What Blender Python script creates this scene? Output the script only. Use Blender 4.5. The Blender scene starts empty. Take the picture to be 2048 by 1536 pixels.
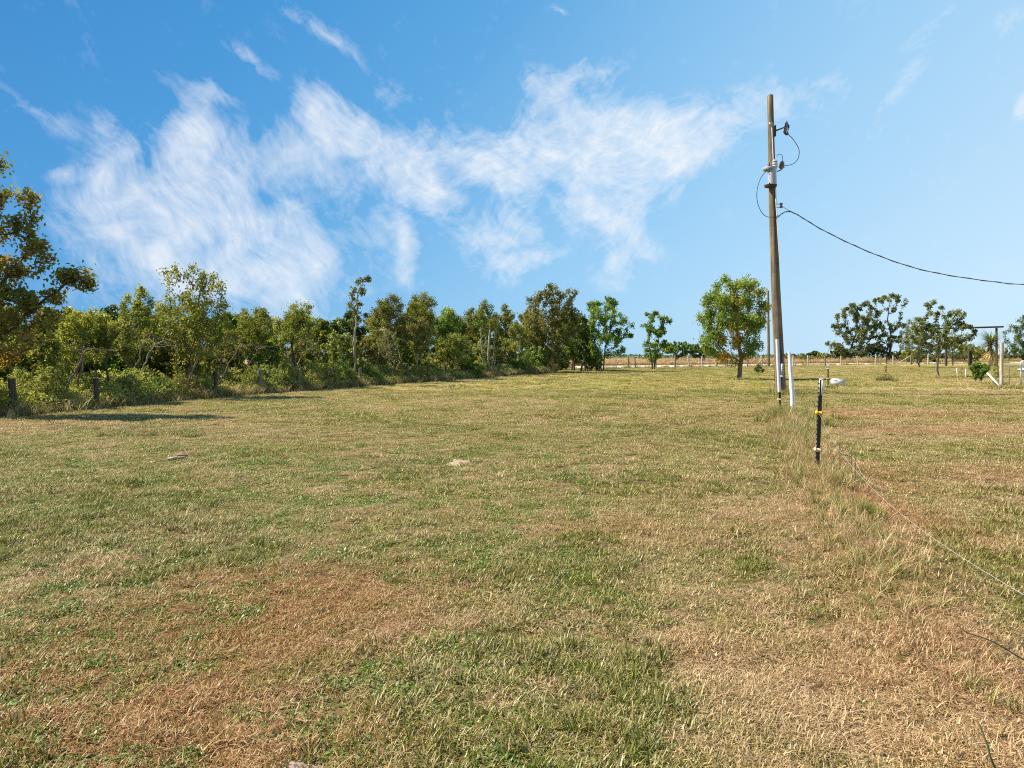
import bpy, bmesh, math, random
import numpy as np
from mathutils import Vector, Matrix

# ------------------------------------------------------------------ camera, sky, sun, exposure
scene = bpy.context.scene
H, F, HZ, CX = 1.5, 1340.0, 709.0, 1024.0          # eye height (m), focal length / horizon / centre in photo pixels
cam_d = bpy.data.cameras.new('camera'); cam = bpy.data.objects.new('camera', cam_d)
scene.collection.objects.link(cam); scene.camera = cam
cam.location = (0, 0, H); cam.rotation_euler = (math.radians(90), 0, 0)
cam_d.sensor_width = 36; cam_d.lens = 36 * F / 2048; cam_d.shift_y = -(768 - HZ) / 2048
cam_d.clip_start = 0.05; cam_d.clip_end = 9000

EXPOSURE = 1.0
SUN_EL, SUN_DIR = 47.0, Vector((-0.985, 0.10, 0)).normalized()   # the sun stands to the left, a little ahead
SKY_STRENGTH = 0.1
vs = scene.view_settings
vs.view_transform = 'Standard'; vs.look = 'None'; vs.gamma = 1.0; vs.exposure = EXPOSURE; vs.use_curve_mapping = False
scene.cycles.max_bounces = 5; scene.cycles.diffuse_bounces = 2; scene.cycles.transmission_bounces = 4
scene.cycles.glossy_bounces = 2; scene.cycles.filter_width = 1.1; scene.cycles.use_denoising = False; scene.cycles.transparent_max_bounces = 4

sun_d = bpy.data.lights.new('sun', 'SUN'); sun = bpy.data.objects.new('sun', sun_d); scene.collection.objects.link(sun)
sun_d.energy = 5.0; sun_d.angle = math.radians(0.55); sun_d.color = (1.0, 0.92, 0.78)
sv = Vector((SUN_DIR.x * math.cos(math.radians(SUN_EL)), SUN_DIR.y * math.cos(math.radians(SUN_EL)), math.sin(math.radians(SUN_EL))))
sun.rotation_euler = sv.to_track_quat('Z', 'Y').to_euler(); sun.location = (-30, 10, 40)


def srgb(h):
    h = h.lstrip('#'); c = [int(h[i:i + 2], 16) / 255 for i in (0, 2, 4)]
    return tuple((x / 12.92 if x <= 0.04045 else ((x + 0.055) / 1.055) ** 2.4) for x in c)


class NT:
    """small helper to write node trees"""
    def __init__(s, tree): s.t = tree
    def n(s, typ, **kw):
        nd = s.t.nodes.new(typ)
        for k, v in kw.items():
            setattr(nd, k, v)
        return nd
    def link(s, a, b): s.t.links.new(a, b)
    def put(s, sock, v):
        if hasattr(v, 'is_linked'): s.link(v, sock)
        else: sock.default_value = v
    def math(s, op, a, b=0.0, c=0.0, clamp=False):
        nd = s.n('ShaderNodeMath', operation=op, use_clamp=clamp)
        for i, v in enumerate((a, b, c)): s.put(nd.inputs[i], v)
        return nd.outputs[0]
    def mix(s, fac, a, b, blend='MIX'):
        nd = s.n('ShaderNodeMix', data_type='RGBA', blend_type=blend)
        s.put(nd.inputs['Factor'], fac); s.put(nd.inputs[6], a if hasattr(a, 'is_linked') else (*a[:3], 1)); s.put(nd.inputs[7], b if hasattr(b, 'is_linked') else (*b[:3], 1))
        return nd.outputs[2]
    def ramp(s, fac, stops, interp='LINEAR'):
        nd = s.n('ShaderNodeValToRGB'); cr = nd.color_ramp; cr.interpolation = interp
        while len(cr.elements) > 1: cr.elements.remove(cr.elements[-1])
        cr.elements[0].position = stops[0][0]; cr.elements[0].color = (*stops[0][1][:3], 1)
        for p, c in stops[1:]:
            e = cr.elements.new(p); e.color = (*c[:3], 1)
        s.put(nd.inputs[0], fac); return nd.outputs[0]
    def noise(s, vec, scale, detail=3, rough=0.5, dist=0.0, dims='3D'):
        nd = s.n('ShaderNodeTexNoise', noise_dimensions=dims)
        if vec is not None: s.link(vec, nd.inputs['Vector'])
        nd.inputs['Scale'].default_value = scale; nd.inputs['Detail'].default_value = detail
        nd.inputs['Roughness'].default_value = rough; nd.inputs['Distortion'].default_value = dist
        return nd.outputs['Fac']
    def rng(s, v, a, b, c=0.0, d=1.0, smooth=True):
        nd = s.n('ShaderNodeMapRange', interpolation_type='SMOOTHSTEP' if smooth else 'LINEAR', clamp=True) if smooth else s.n('ShaderNodeMapRange', clamp=True)
        s.put(nd.inputs[0], v)
        for i, x in enumerate((a, b, c, d)): nd.inputs[i + 1].default_value = x
        return nd.outputs[0]


def build_world():
    w = bpy.data.worlds.new('World'); scene.world = w; w.use_nodes = True; w.cycles.sampling_method = 'NONE'
    T = NT(w.node_tree); w.node_tree.nodes.clear()
    out = T.n('ShaderNodeOutputWorld'); bg = T.n('ShaderNodeBackground'); bg.inputs['Strength'].default_value = SKY_STRENGTH
    T.link(bg.outputs[0], out.inputs[0])
    sky = T.n('ShaderNodeTexSky', sky_type='NISHITA'); sky.sun_disc = False
    sky.sun_elevation = math.radians(SUN_EL); sky.sun_rotation = math.atan2(SUN_DIR.x, SUN_DIR.y)
    sky.air_density = 1.1; sky.dust_density = 0.6; sky.ozone_density = 2.0
    tc = T.n('ShaderNodeTexCoord'); sep = T.n('ShaderNodeSeparateXYZ'); T.link(tc.outputs['Generated'], sep.inputs[0])
    x, y, z = sep.outputs
    hyp = T.math('SQRT', T.math('ADD', T.math('MULTIPLY', x, x), T.math('ADD', T.math('MULTIPLY', y, y), 1e-5)))
    a = T.math('DIVIDE', x, hyp)
    s = T.math('ADD', T.math('MULTIPLY', T.math('ADD', a, 0.607), 0.75 / 1.214),
               T.math('MULTIPLY', T.math('SUBTRACT', 1.0, T.math('DIVIDE', T.math('MAXIMUM', z, 0.0), 0.47)), 0.30), clamp=True)
    g = 2.0 ** (-EXPOSURE) / SKY_STRENGTH
    def C(h): return tuple(v * g for v in srgb(h))
    # clear air: deep blue towards the left and overhead, pale towards the right and the horizon
    grad = T.ramp(s, [(0.0, C('2b84c9')), (0.18, C('3f95d6')), (0.375, C('5ba8e2')), (0.60, C('8cc6f2')), (0.75, C('a5d5f8')), (1.0, C('c8e8fe'))])
    base = T.mix(0.93, sky.outputs[0], grad)
    # cirrus: soft sheets at their own bearings, broken up by stretched noise
    az = T.math('ARCTAN2', x, y); el = T.math('ARCSINE', z)
    comb = T.n('ShaderNodeCombineXYZ'); T.link(az, comb.inputs[0]); T.link(el, comb.inputs[1])
    P = comb.outputs[0]
    wob = T.n('ShaderNodeTexNoise'); T.link(P, wob.inputs['Vector']); wob.inputs['Scale'].default_value = 9; wob.inputs['Detail'].default_value = 4
    wv = T.n('ShaderNodeVectorMath', operation='MULTIPLY_ADD'); T.link(wob.outputs['Color'], wv.inputs[0])
    wv.inputs[1].default_value = (0.045, 0.045, 0); wv.inputs[2].default_value = (0, 0, 0)
    wa = T.n('ShaderNodeVectorMath', operation='ADD'); T.link(P, wa.inputs[0]); T.link(wv.outputs[0], wa.inputs[1])
    wsub = T.n('ShaderNodeVectorMath', operation='SUBTRACT'); T.link(wa.outputs[0], wsub.inputs[0]); wsub.inputs[1].default_value = (0.0225, 0.0225, 0)
    PW = wsub.outputs[0]
    def ang(px, py):
        d = Vector(((px - CX) / F, 1, (HZ - py) / F)).normalized()
        return math.atan2(d.x, d.y), math.asin(d.z)
    # px, py, rx, ry, tilt (deg, + rises to the right), weight
    blobs = [(228, 330, 48, 95, 8, .75), (205, 400, 90, 70, 35, .6), (372, 270, 48, 105, -30, .9), (430, 370, 70, 110, -28, .8), (300, 430, 150, 80, 12, .55), (440, 470, 170, 90, 0, .72), (560, 500, 110, 80, -10, .65), (330, 530, 190, 70, 8, .40), (560, 570, 140, 80, -10, .62), (420, 570, 150, 60, 0, .4),
             (590, 300, 90, 60, 30, .72), (660, 225, 70, 55, -40, .85), (740, 290, 130, 55, -36, .95), (850, 360, 90, 44, -42, .75), (690, 340, 90, 40, -20, .45), (940, 310, 130, 52, -12, .85), (1010, 370, 90, 40, -20, .6),
             (1110, 280, 110, 75, 5, .95), (1210, 250, 90, 60, 10, .8), (1300, 300, 130, 90, 10, 1.0), (1420, 260, 120, 60, 22, .75), (1200, 390, 80, 80, 25, .85), (1260, 470, 60, 90, 20, .65), (1215, 540, 40, 50, 20, .4),
             (975, 475, 60, 45, 10, .66), (1015, 530, 75, 42, 25, .6), (1075, 515, 60, 26, 22, .55), (1050, 450, 60, 40, 0, .35), (806, 480, 20, 95, 5, .62), (760, 470, 90, 90, -10, .26), (1075, 180, 62, 36, -14, .55), (1190, 140, 58, 28, 4, .6), (1140, 165, 40, 26, 30, .45),
             (655, 70, 100, 22, -30, .36), (505, 130, 85, 20, -38, .40), (405, 172, 75, 22, -14, .36), (45, 212, 90, 34, -14, .38), (1795, 190, 95, 22, 54, .46), (1865, 58, 55, 18, 30, .5), (2025, 30, 45, 26, 35, .5), (2052, 208, 22, 26, 0, 1.1),
             (1600, 190, 120, 50, 20, .38), (800, 188, 95, 24, -14, .38), (135, 342, 42, 18, 24, .55), (1108, 20, 26, 14, 0, .42), (400, 430, 290, 190, 0, .17), (1000, 340, 420, 130, 0, .10), (760, 480, 130, 110, 0, .14), (260, 300, 30, 70, -28, .4)]
    acc = None
    for (px, py, rx, ry, rot, wt) in blobs:
        u, v = ang(px, py); u1, v1 = ang(px + 40, py); u2, v2 = ang(px, py - 40)
        su, sv_ = math.hypot(u1 - u, v1 - v) / 40, math.hypot(u2 - u, v2 - v) / 40
        mp = T.n('ShaderNodeMapping', vector_type='TEXTURE'); T.link(PW, mp.inputs[0])
        mp.inputs['Location'].default_value = (u, v, 0); mp.inputs['Rotation'].default_value = (0, 0, math.radians(rot))
        mp.inputs['Scale'].default_value = (rx * 1.42 * su, ry * 1.42 * sv_, 1)
        gr = T.n('ShaderNodeTexGradient', gradient_type='SPHERICAL'); T.link(mp.outputs[0], gr.inputs[0])
        m = T.math('MULTIPLY', gr.outputs['Fac'], wt * 1.22)
        acc = m if acc is None else T.math('ADD', acc, m)
    # the rest of the sky carries the same thin cirrus
    off = T.math('ABSOLUTE', az)
    else_ = T.math('MULTIPLY', T.rng(T.noise(P, 2.2, 3, 0.5), 0.52, 0.75, 0, 0.8), T.math('MAXIMUM', T.rng(off, 0.70, 1.0), T.rng(el, 0.50, 0.75)))
    acc = T.math('MINIMUM', T.math('ADD', acc, else_), .98)
    wl = T.n('ShaderNodeTexNoise'); T.link(P, wl.inputs['Vector']); wl.inputs['Scale'].default_value = 4.5; wl.inputs['Detail'].default_value = 2
    wc = T.n('ShaderNodeVectorMath', operation='MULTIPLY_ADD'); T.link(wl.outputs['Color'], wc.inputs[0]); wc.inputs[1].default_value = (.10, .10, 0); T.link(PW, wc.inputs[2]); PC = wc.outputs[0]
    def fibres(src, tilt, stretch, scale, det, rough):
        m_ = T.n('ShaderNodeMapping', vector_type='TEXTURE'); T.link(src, m_.inputs[0]); m_.inputs['Rotation'].default_value = (0, 0, math.radians(tilt)); m_.inputs['Scale'].default_value = (stretch, 1, 1)
        return T.noise(m_.outputs[0], scale, det, rough, 0.0)
    fa = fibres(PC, -62, 6.0, 50, 4, .68); fb = fibres(PC, -36, 5.0, 58, 4, .68); fc = fibres(PC, 30, 2.4, 84, 3, .68)
    soft = T.noise(PW, 15, 6, .62, .35)
    left = T.rng(az, -.33, -.02, 1.0, 0.0)                       # long fibres to the left, ripples to the right
    fine = T.math('ADD', T.math('MULTIPLY', left, T.math('ADD', T.math('MULTIPLY', fa, .5), T.math('MULTIPLY', fb, .5))),
                  T.math('MULTIPLY', T.math('SUBTRACT', 1.0, left), T.math('ADD', T.math('MULTIPLY', fb, .45), T.math('MULTIPLY', fc, .55))))
    nn = T.math('ADD', T.math('MULTIPLY', soft, .52), T.math('MULTIPLY', fine, .48))
    dens = T.math('ADD', T.math('MULTIPLY', acc, .86), T.math('MULTIPLY', T.math('MULTIPLY', T.math('SUBTRACT', nn, .555), 3.2), T.rng(acc, 0, .3, .35, 1.0)))
    dens = T.rng(dens, 0.0, 1.10, 0.0, 0.95, smooth=False)
    cl = T.mix(dens, base, C('f3f8fe'))
    T.link(cl, bg.inputs['Color'])
build_world()

# ------------------------------------------------------------------ helpers
rnd = random.Random(7); rng = np.random.default_rng(11)
COL = scene.collection


def G(px, py):                                      # photo pixel on the flat ground -> x, y
    y = H * F / (py - HZ); return (px - CX) / F * y, y
def PV(px, py, y):                                  # photo pixel at a known distance -> point
    return Vector(((px - CX) / F * y, y, H + (HZ - py) / F * y))
def ground_z(y):                                    # the land falls away gently beyond the road
    return 0.0 if y < 128 else -0.008 * (y - 128)


def tag(o, label=None, cat=None, group=None, kind=None):
    if label: o['label'] = label
    if cat: o['category'] = cat
    if group: o['group'] = group
    if kind: o['kind'] = kind
    return o
def link(name, me, mat=None, parent=None, loc=None):
    o = bpy.data.objects.new(name, me); COL.objects.link(o)
    if mat is not None and len(me.materials) == 0: me.materials.append(mat)
    if parent is not None: o.parent = parent
    if loc is not None: o.location = loc
    return o
def thing(name, label, cat, loc, group=None):
    o = bpy.data.objects.new(name, None); COL.objects.link(o); o.location = loc; o.empty_display_size = 0.2
    return tag(o, label, cat, group)


def np_mesh(name, verts, faces, attrs=None, smooth=False):
    """verts (N,3); faces (M,k); attrs {name: per-face or per-vertex floats}"""
    verts = np.asarray(verts, np.float32); faces = np.asarray(faces, np.int32); k = faces.shape[1]
    me = bpy.data.meshes.new(name); me.vertices.add(len(verts)); me.vertices.foreach_set('co', verts.ravel())
    me.loops.add(faces.size); me.loops.foreach_set('vertex_index', faces.ravel())
    me.polygons.add(len(faces)); me.polygons.foreach_set('loop_start', np.arange(0, faces.size, k, dtype=np.int32))
    me.update(calc_edges=True)
    if smooth: me.polygons.foreach_set('use_smooth', np.ones(len(faces), bool))
    for an, av in (attrs or {}).items():
        dom = 'FACE' if len(av) == len(faces) else 'POINT'
        at = me.attributes.new(an, 'FLOAT', dom); at.data.foreach_set('value', np.asarray(av, np.float32))
    me.validate(); return me


class MB:
    """collects boxes, tubes and lathes into one mesh"""
    def __init__(s): s.v = []; s.f = []
    def add(s, v, f):
        o = len(s.v); s.v += [tuple(p) for p in v]; s.f += [tuple(i + o for i in q) for q in f]; return s
    def box(s, c, size, M=None, bev=0.0):
        bm = bmesh.new(); bmesh.ops.create_cube(bm, size=1)
        for v in bm.verts: v.co = Vector((v.co.x * size[0], v.co.y * size[1], v.co.z * size[2]))
        if bev: bmesh.ops.bevel(bm, geom=bm.edges[:], offset=bev, segments=2, affect='EDGES')
        if M is not None: bm.transform(M.to_4x4())
        bm.verts.index_update()
        s.add([v.co + Vector(c) for v in bm.verts], [[v.index for v in f.verts] for f in bm.faces]); bm.free(); return s
    def tube(s, pts, r, n=8, caps=True):
        pts = [Vector(p) for p in pts]; rs = r if isinstance(r, (list, tuple)) else [r] * len(pts)
        v, f = [], []; up = None
        for i, p in enumerate(pts):
            d = (pts[min(i + 1, len(pts) - 1)] - pts[max(i - 1, 0)]).normalized()
            if up is None:
                up = Vector((0, 0, 1)) if abs(d.z) < .9 else Vector((1, 0, 0))
            a = d.cross(up).normalized(); b = a.cross(d).normalized(); up = b
            for k in range(n):
                t = 2 * math.pi * k / n; v.append(p + (a * math.cos(t) + b * math.sin(t)) * rs[i])
        for i in range(len(pts) - 1):
            for k in range(n):
                f.append((i * n + k, i * n + (k + 1) % n, (i + 1) * n + (k + 1) % n, (i + 1) * n + k))
        if caps:
            f.append(tuple(range(n))[::-1]); f.append(tuple((len(pts) - 1) * n + k for k in range(n)))
        return s.add(v, f)
    def build(s, name, mat, parent=None, base=None, smooth=True):
        me = bpy.data.meshes.new(name); b = Vector(base) if base is not None else Vector((0, 0, 0))
        me.from_pydata([Vector(p) - b for p in s.v], [], s.f)
        bm = bmesh.new(); bm.from_mesh(me); bmesh.ops.recalc_face_normals(bm, faces=bm.faces)
        for e in bm.edges:
            if len(e.link_faces) == 2 and e.calc_face_angle(0) > 0.7: e.smooth = False
        bm.to_mesh(me); bm.free()
        if smooth: me.polygons.foreach_set('use_smooth', [True] * len(me.polygons))
        o = link(name, me, mat, parent)
        if parent is None and base is not None: o.location = b
        return o
def smooth_path(pts, n=6):
    pts = [Vector(p) for p in pts]; out = []
    for i in range(len(pts) - 1):
        p0, p1, p2, p3 = pts[max(i - 1, 0)], pts[i], pts[i + 1], pts[min(i + 2, len(pts) - 1)]
        for k in range(n):
            t = k / n
            out.append(0.5 * ((2 * p1) + (p2 - p0) * t + (2 * p0 - 5 * p1 + 4 * p2 - p3) * t * t + (3 * p1 - p0 - 3 * p2 + p3) * t ** 3))
    return out + [pts[-1]]

# ------------------------------------------------------------------ materials
def mat_new(name):
    m = bpy.data.materials.new(name); m.use_nodes = True; t = m.node_tree; t.nodes.clear()
    T = NT(t); out = T.n('ShaderNodeOutputMaterial'); return m, T, out
def plain(name, col, rough=0.6, metal=0.0, var=0.15, scale=12.0, bump=0.0, dark=None):
    m, T, out = mat_new(name); p = T.n('ShaderNodeBsdfPrincipled'); T.link(p.outputs[0], out.inputs[0])
    tc = T.n('ShaderNodeTexCoord'); nz = T.noise(tc.outputs['Object'], scale, 5, 0.6)
    d = dark or tuple(c * (1 - 2.2 * var) for c in col)
    T.link(T.ramp(nz, [(0.3, d), (0.62, col)]), p.inputs['Base Color'])
    p.inputs['Roughness'].default_value = rough; p.inputs['Metallic'].default_value = metal
    if bump:
        b = T.n('ShaderNodeBump'); b.inputs['Strength'].default_value = bump; b.inputs['Distance'].default_value = 0.01
        T.link(nz, b.inputs['Height']); T.link(b.outputs[0], p.inputs['Normal'])
    return m
def wood(name, c_light, c_dark, green=0.0, zscale=0.12, scale=26, cracks=0.0):
    m, T, out = mat_new(name); p = T.n('ShaderNodeBsdfPrincipled'); T.link(p.outputs[0], out.inputs[0])
    tc = T.n('ShaderNodeTexCoord'); mp = T.n('ShaderNodeMapping'); T.link(tc.outputs['Object'], mp.inputs[0]); mp.inputs['Scale'].default_value = (1, 1, zscale)
    n1 = T.noise(mp.outputs[0], scale, 6, 0.65); n2 = T.noise(tc.outputs['Object'], 1.6, 4, 0.6)
    c = T.ramp(n1, [(0.32, c_dark), (0.55, tuple((a + b) / 2 for a, b in zip(c_light, c_dark))), (0.72, c_light)])
    c = T.mix(T.rng(n2, 0.45, 0.7, 0, 0.6), c, tuple(a * 0.45 + 0.02 for a in c_dark))
    if green:
        c = T.mix(T.rng(T.noise(tc.outputs['Object'], 0.5, 3, 0.5), 0.4, 0.65, 0, green), c, (0.13, 0.12, 0.035))
    if cracks:
        mc = T.n('ShaderNodeMapping'); T.link(tc.outputs['Object'], mc.inputs[0]); mc.inputs['Scale'].default_value = (1, 1, .03)
        c = T.mix(T.rng(T.noise(mc.outputs[0], 9, 3, .5), .36, .44, cracks, 0.0), c, (.03, .02, .013))
    T.link(c, p.inputs['Base Color']); p.inputs['Roughness'].default_value = 0.9
    b = T.n('ShaderNodeBump'); b.inputs['Strength'].default_value = 0.8; b.inputs['Distance'].default_value = 0.012
    T.link(n1, b.inputs['Height']); T.link(b.outputs[0], p.inputs['Normal'])
    return m
def leafmat(name, stops, trans=0.48, gloss=0.03):
    m, T, out = mat_new(name)
    at = T.n('ShaderNodeAttribute', attribute_name='tone'); oi = T.n('ShaderNodeObjectInfo')
    tone = T.math('ADD', at.outputs['Fac'], T.math('MULTIPLY', T.math('SUBTRACT', oi.outputs['Random'], 0.5), 0.12))
    c = T.ramp(tone, stops)
    d = T.n('ShaderNodeBsdfDiffuse'); T.link(c, d.inputs[0])
    tr = T.n('ShaderNodeBsdfTranslucent'); T.link(T.mix(1.0, c, (1.35, 1.25, 0.55), 'MULTIPLY'), tr.inputs[0])
    mx = T.n('ShaderNodeMixShader'); mx.inputs[0].default_value = trans; T.link(d.outputs[0], mx.inputs[1]); T.link(tr.outputs[0], mx.inputs[2])
    gl = T.n('ShaderNodeBsdfGlossy'); gl.inputs['Roughness'].default_value = 0.5; gl.inputs['Color'].default_value = (0.9, 0.95, 0.9, 1)
    m2 = T.n('ShaderNodeMixShader'); m2.inputs[0].default_value = gloss; T.link(mx.outputs[0], m2.inputs[1]); T.link(gl.outputs[0], m2.inputs[2])
    T.link(m2.outputs[0], out.inputs[0]); return m

LEAF = {
    'olive':  leafmat('leaf_olive',  [(0, (0.059, 0.074, 0.015)), (.45, (0.160, 0.181, 0.030)), (.8, (0.269, 0.271, 0.054)), (1, (0.403, 0.329, 0.099))]),
    'green':  leafmat('leaf_green',  [(0, (0.048, 0.093, 0.017)), (.45, (0.132, 0.220, 0.031)), (.85, (0.244, 0.350, 0.055)), (1, (0.451, 0.405, 0.077))]),
    'yellow': leafmat('leaf_yellow', [(0, (0.089, 0.108, 0.020)), (.45, (0.222, 0.255, 0.047)), (.8, (0.355, 0.364, 0.079)), (1, (0.488, 0.417, 0.129))]),
    'brown':  leafmat('leaf_brown',  [(0, (0.077, 0.067, 0.020)), (.40, (0.163, 0.172, 0.039)), (.75, (0.239, 0.201, 0.063)), (1, (0.355, 0.268, 0.099))]),
    'dark':   leafmat('leaf_dark',   [(0, (0.028, 0.056, 0.018)), (.5, (0.081, 0.131, 0.029)), (1, (0.172, 0.227, 0.059))], 0.34),
    'grey':   leafmat('leaf_grey',   [(0, (0.084, 0.099, 0.039)), (.5, (0.194, 0.205, 0.084)), (1, (0.370, 0.354, 0.183))], 0.4),
    'russet': leafmat('leaf_russet', [(0, (0.084, 0.092, 0.021)), (.42, (0.189, 0.196, 0.037)), (.72, (0.315, 0.236, 0.051)), (1, (0.463, 0.226, 0.079))]),
    'autumn': leafmat('leaf_autumn', [(0, (0.088, 0.141, 0.022)), (.55, (0.220, 0.307, 0.040)), (.72, (0.354, 0.354, 0.056)), (.84, (0.707, 0.376, 0.076)), (1, (0.797, 0.260, 0.056))]),
    'oak':    leafmat('leaf_oak',    [(0, (0.051, 0.073, 0.022)), (.5, (0.149, 0.177, 0.060)), (1, (0.331, 0.326, 0.149))], 0.34),
    'straw':  leafmat('leaf_straw',  [(0, (0.269, 0.181, 0.069)), (.5, (0.504, 0.346, 0.140)), (1, (0.672, 0.593, 0.280))], 0.34),
    'wild':   leafmat('leaf_wild',   [(0, (0.101, 0.132, 0.028)), (.5, (0.235, 0.271, 0.063)), (.8, (0.386, 0.362, 0.119)), (1, (0.571, 0.428, 0.183))]),
}
BARK = {
    'grey':  wood('bark_grey', (0.378, 0.311, 0.243), (0.115, 0.088, 0.065), scale=18, zscale=.25),
    'dark':  wood('bark_dark', (.13, .10, .075), (.040, .030, .022), scale=18, zscale=.25),
    'pale':  wood('bark_pale', (.46, .38, .30), (.19, .145, .11), scale=14, zscale=.3),
    'brown': wood('bark_brown', (0.324, 0.230, 0.155), (0.101, 0.068, 0.046), scale=18, zscale=.25),
}
M_POLE = wood('pole_wood', (.38, .27, .17), (.075, .050, .030), green=0.4, zscale=.035, scale=13, cracks=.85)
M_POST = wood('old_post_wood', (.30, .25, .19), (.09, .07, .05))
M_POSTD = wood('charred_post_wood', (.11, .085, .065), (.028, .022, .018))
M_POSTL = wood('sunbleached_wood', (.62, .54, .44), (.30, .24, .18))
M_TPOST = plain('tpost_paint', (.030, .022, .020), .55, 0.0, .2, 40, dark=(.014, .016, .012))
M_GALV = plain('galvanised_steel', (.50, .52, .52), .38, .75, .12, 20)
M_STEELD = plain('dark_fittings', (.07, .06, .06), .5, .4, .2, 30)
M_TANK = plain('tank_grey_paint', (.40, .42, .43), .45, 0.1, .1, 8)
M_WHITE = plain('white_pvc', (.86, .85, .85), .4, 0, .05, 6, dark=(.66, .64, .60))
M_PORC = plain('porcelain_brown', (.30, .20, .19), .35, 0, .2, 15)
M_YEL = plain('yellow_plastic', (.80, .47, .02), .45, 0, .1, 20)
M_CREAM = plain('faded_plastic', (.78, .60, .40), .5, 0, .1, 20)
M_WIRE = plain('polywire', (.50, .47, .42), .5, 0, .08, 50)
M_CABLE = plain('black_cable', (.045, .045, .048), .6, 0, .2, 20)
M_CABLEG = plain('grey_cable', (.20, .205, .20), .55, .2, .2, 20)
M_BARB = plain('rusty_wire', (.16, .10, .07), .8, .4, .2, 40)
M_FOAM = plain('white_foam', (.50, .49, .47), .7, 0, .06, 9, .3, dark=(.60, .57, .52))
M_SLEEVE = plain('grey_pvc', (.62, .62, .66), .4, 0, .08, 5)
M_BLACK = plain('mark_and_hole_black', (.018, .017, .016), .8, 0, .2, 20)  # black of the tag marks and of the shade painted for the box holes
M_ARCH = plain('rusted_pipe', (.085, .060, .050), .75, .3, .25, 10)
M_HULL = plain('grey_fibreglass', (.50, .53, .54), .45, 0, .12, 7)
M_DIRT = plain('pale_sandy_dirt', (.40, .29, .19), .95, 0, .18, 25, .6)
M_STONE = plain('pinkish_stone', (.36, .25, .20), .9, 0, .2, 18, .7)
M_BOARD = wood('broken_board_wood', (.55, .34, .22), (.16, .09, .06), scale=30)
M_TAG = plain('aluminium_tag', (.72, .72, .68), .5, 0.2, .06, 30)


# ------------------------------------------------------------------ the state of the lawn (how dry, how red) as a field over the ground
_tab = rng.random((256, 256))
def vnoise(x, y):
    xi = np.floor(x).astype(int); yi = np.floor(y).astype(int); fx = x - xi; fy = y - yi
    fx = fx * fx * (3 - 2 * fx); fy = fy * fy * (3 - 2 * fy)
    g = lambda a, b: _tab[a % 256, b % 256]
    return (g(xi, yi) * (1 - fx) + g(xi + 1, yi) * fx) * (1 - fy) + (g(xi, yi + 1) * (1 - fx) + g(xi + 1, yi + 1) * fx) * fy
def fbm(x, y, o=4):
    r = 0; a = 0.5; t = 0
    for i in range(o):
        r = r + a * vnoise(x * 2 ** i + 17.3 * i, y * 2 ** i + 5.1 * i); t += a; a *= 0.5
    return r / t
FENCE_P, FENCE_D = Vector((3.68, 8.07)), Vector((3.30, 9.53)).normalized()      # the wire fence line through the lawn
def fence_off(x, y):
    return (x - FENCE_P.x) * FENCE_D.y - (y - FENCE_P.y) * FENCE_D.x             # >0: right of the fence
DRY = [(1930, 1370, 1.0, .55, .55), (1800, 1480, .7, .35, .35), (1560, 1270, .8, .6, .34), (1640, 1150, .6, 1.0, .2), (1480, 1450, .4, .3, .2), (1660, 1420, .5, .35, .22), (1930, 862, 2.8, 1.0, .75), (2010, 955, 1.3, 1.0, .65), (1760, 828, 3.4, 1.6, .55), (1850, 780, 6, 2.0, .2),
       (1010, 1330, 1.0, .6, -.16), (1180, 1460, .6, .3, -.12), (1600, 1330, .35, .3, -.15), (400, 930, 4.5, 2.2, -.30), (160, 1010, 2.0, 1.0, -.3), (900, 870, 4, 2, -.15), (1100, 790, 7, 4, -.12), (1800, 905, 1.6, .8, -.35), (1900, 1130, .9, .8, -.25),
       (1830, 810, 3, .8, -.2), (60, 855, 3, 1.2, .3), (1250, 960, 2, 1.2, .12), (1450, 1050, 1.2, .9, .15), (1330, 920, 2.5, 1, .12)]
RED = [(230, 1320, 1.0, .7, .75), (330, 1500, .9, .35, .9), (60, 1400, .6, .6, .7), (560, 1250, .8, .5, .45), (480, 1180, 1.2, .5, .4), (1210, 1060, 1.0, .45, .4), (700, 1170, .9, .5, .35), (1790, 1030, .4, 1.0, .5), (1750, 960, .35, .8, .5), (2000, 950, 1.2, .7, .35), (1720, 828, 4, 1.4, .5), (1930, 862, 2.6, .8, .45), (100, 840, 3, 1, .25), (1900, 1380, .9, .6, .25)]
def field(x, y):
    x = np.asarray(x, float); y = np.asarray(y, float)
    dry = .30 + .55 * (fbm(x * .33 + 3, y * .33) - .5) + 1.0 * (fbm(x * 1.9, y * 1.9 + 9) - .5) + .9 * (fbm(x * 6, y * 6 + 3, 2) - .5) + .35 * (fbm(x * .07 + 40, y * .07) - .5)
    red = .10 + .8 * np.clip(fbm(x * .55 + 90, y * .55) - .55, 0, 1) + .9 * np.clip(fbm(x * 2.1 + 50, y * 2.1) - .58, 0, 1)
    for lst, k in ((DRY, 0), (RED, 1)):
        for px, py, rx, ry, w in lst:
            cx, cy = G(px, py); e = w * (.78, 1.08)[k] * np.exp(-(((x - cx) / rx) ** 2 + ((y - cy) / ry) ** 2))
            if k == 0: dry = dry + e
            else: red = red + e
    dry = dry - .11 * np.clip((y - 10) / 18, 0, 1) * (fence_off(x, y) < 2)
    fo = fence_off(x, y); near = (y < 15)
    dry = dry + np.clip((y - 3) / 6, 0, 1) * np.clip((60 - y) / 30, 0, 1) * (fo < -.4) * .09 * np.sin(fo * 4.6 + .8 * np.sin(y * .15))     # mower passes
    dry = dry + near * .45 * np.exp(-((fo - .22) / .28) ** 2); red = red + near * .35 * np.exp(-((fo - .2) / .25) ** 2)
    return np.clip(dry, 0, 1), np.clip(red, 0, 1)

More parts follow.
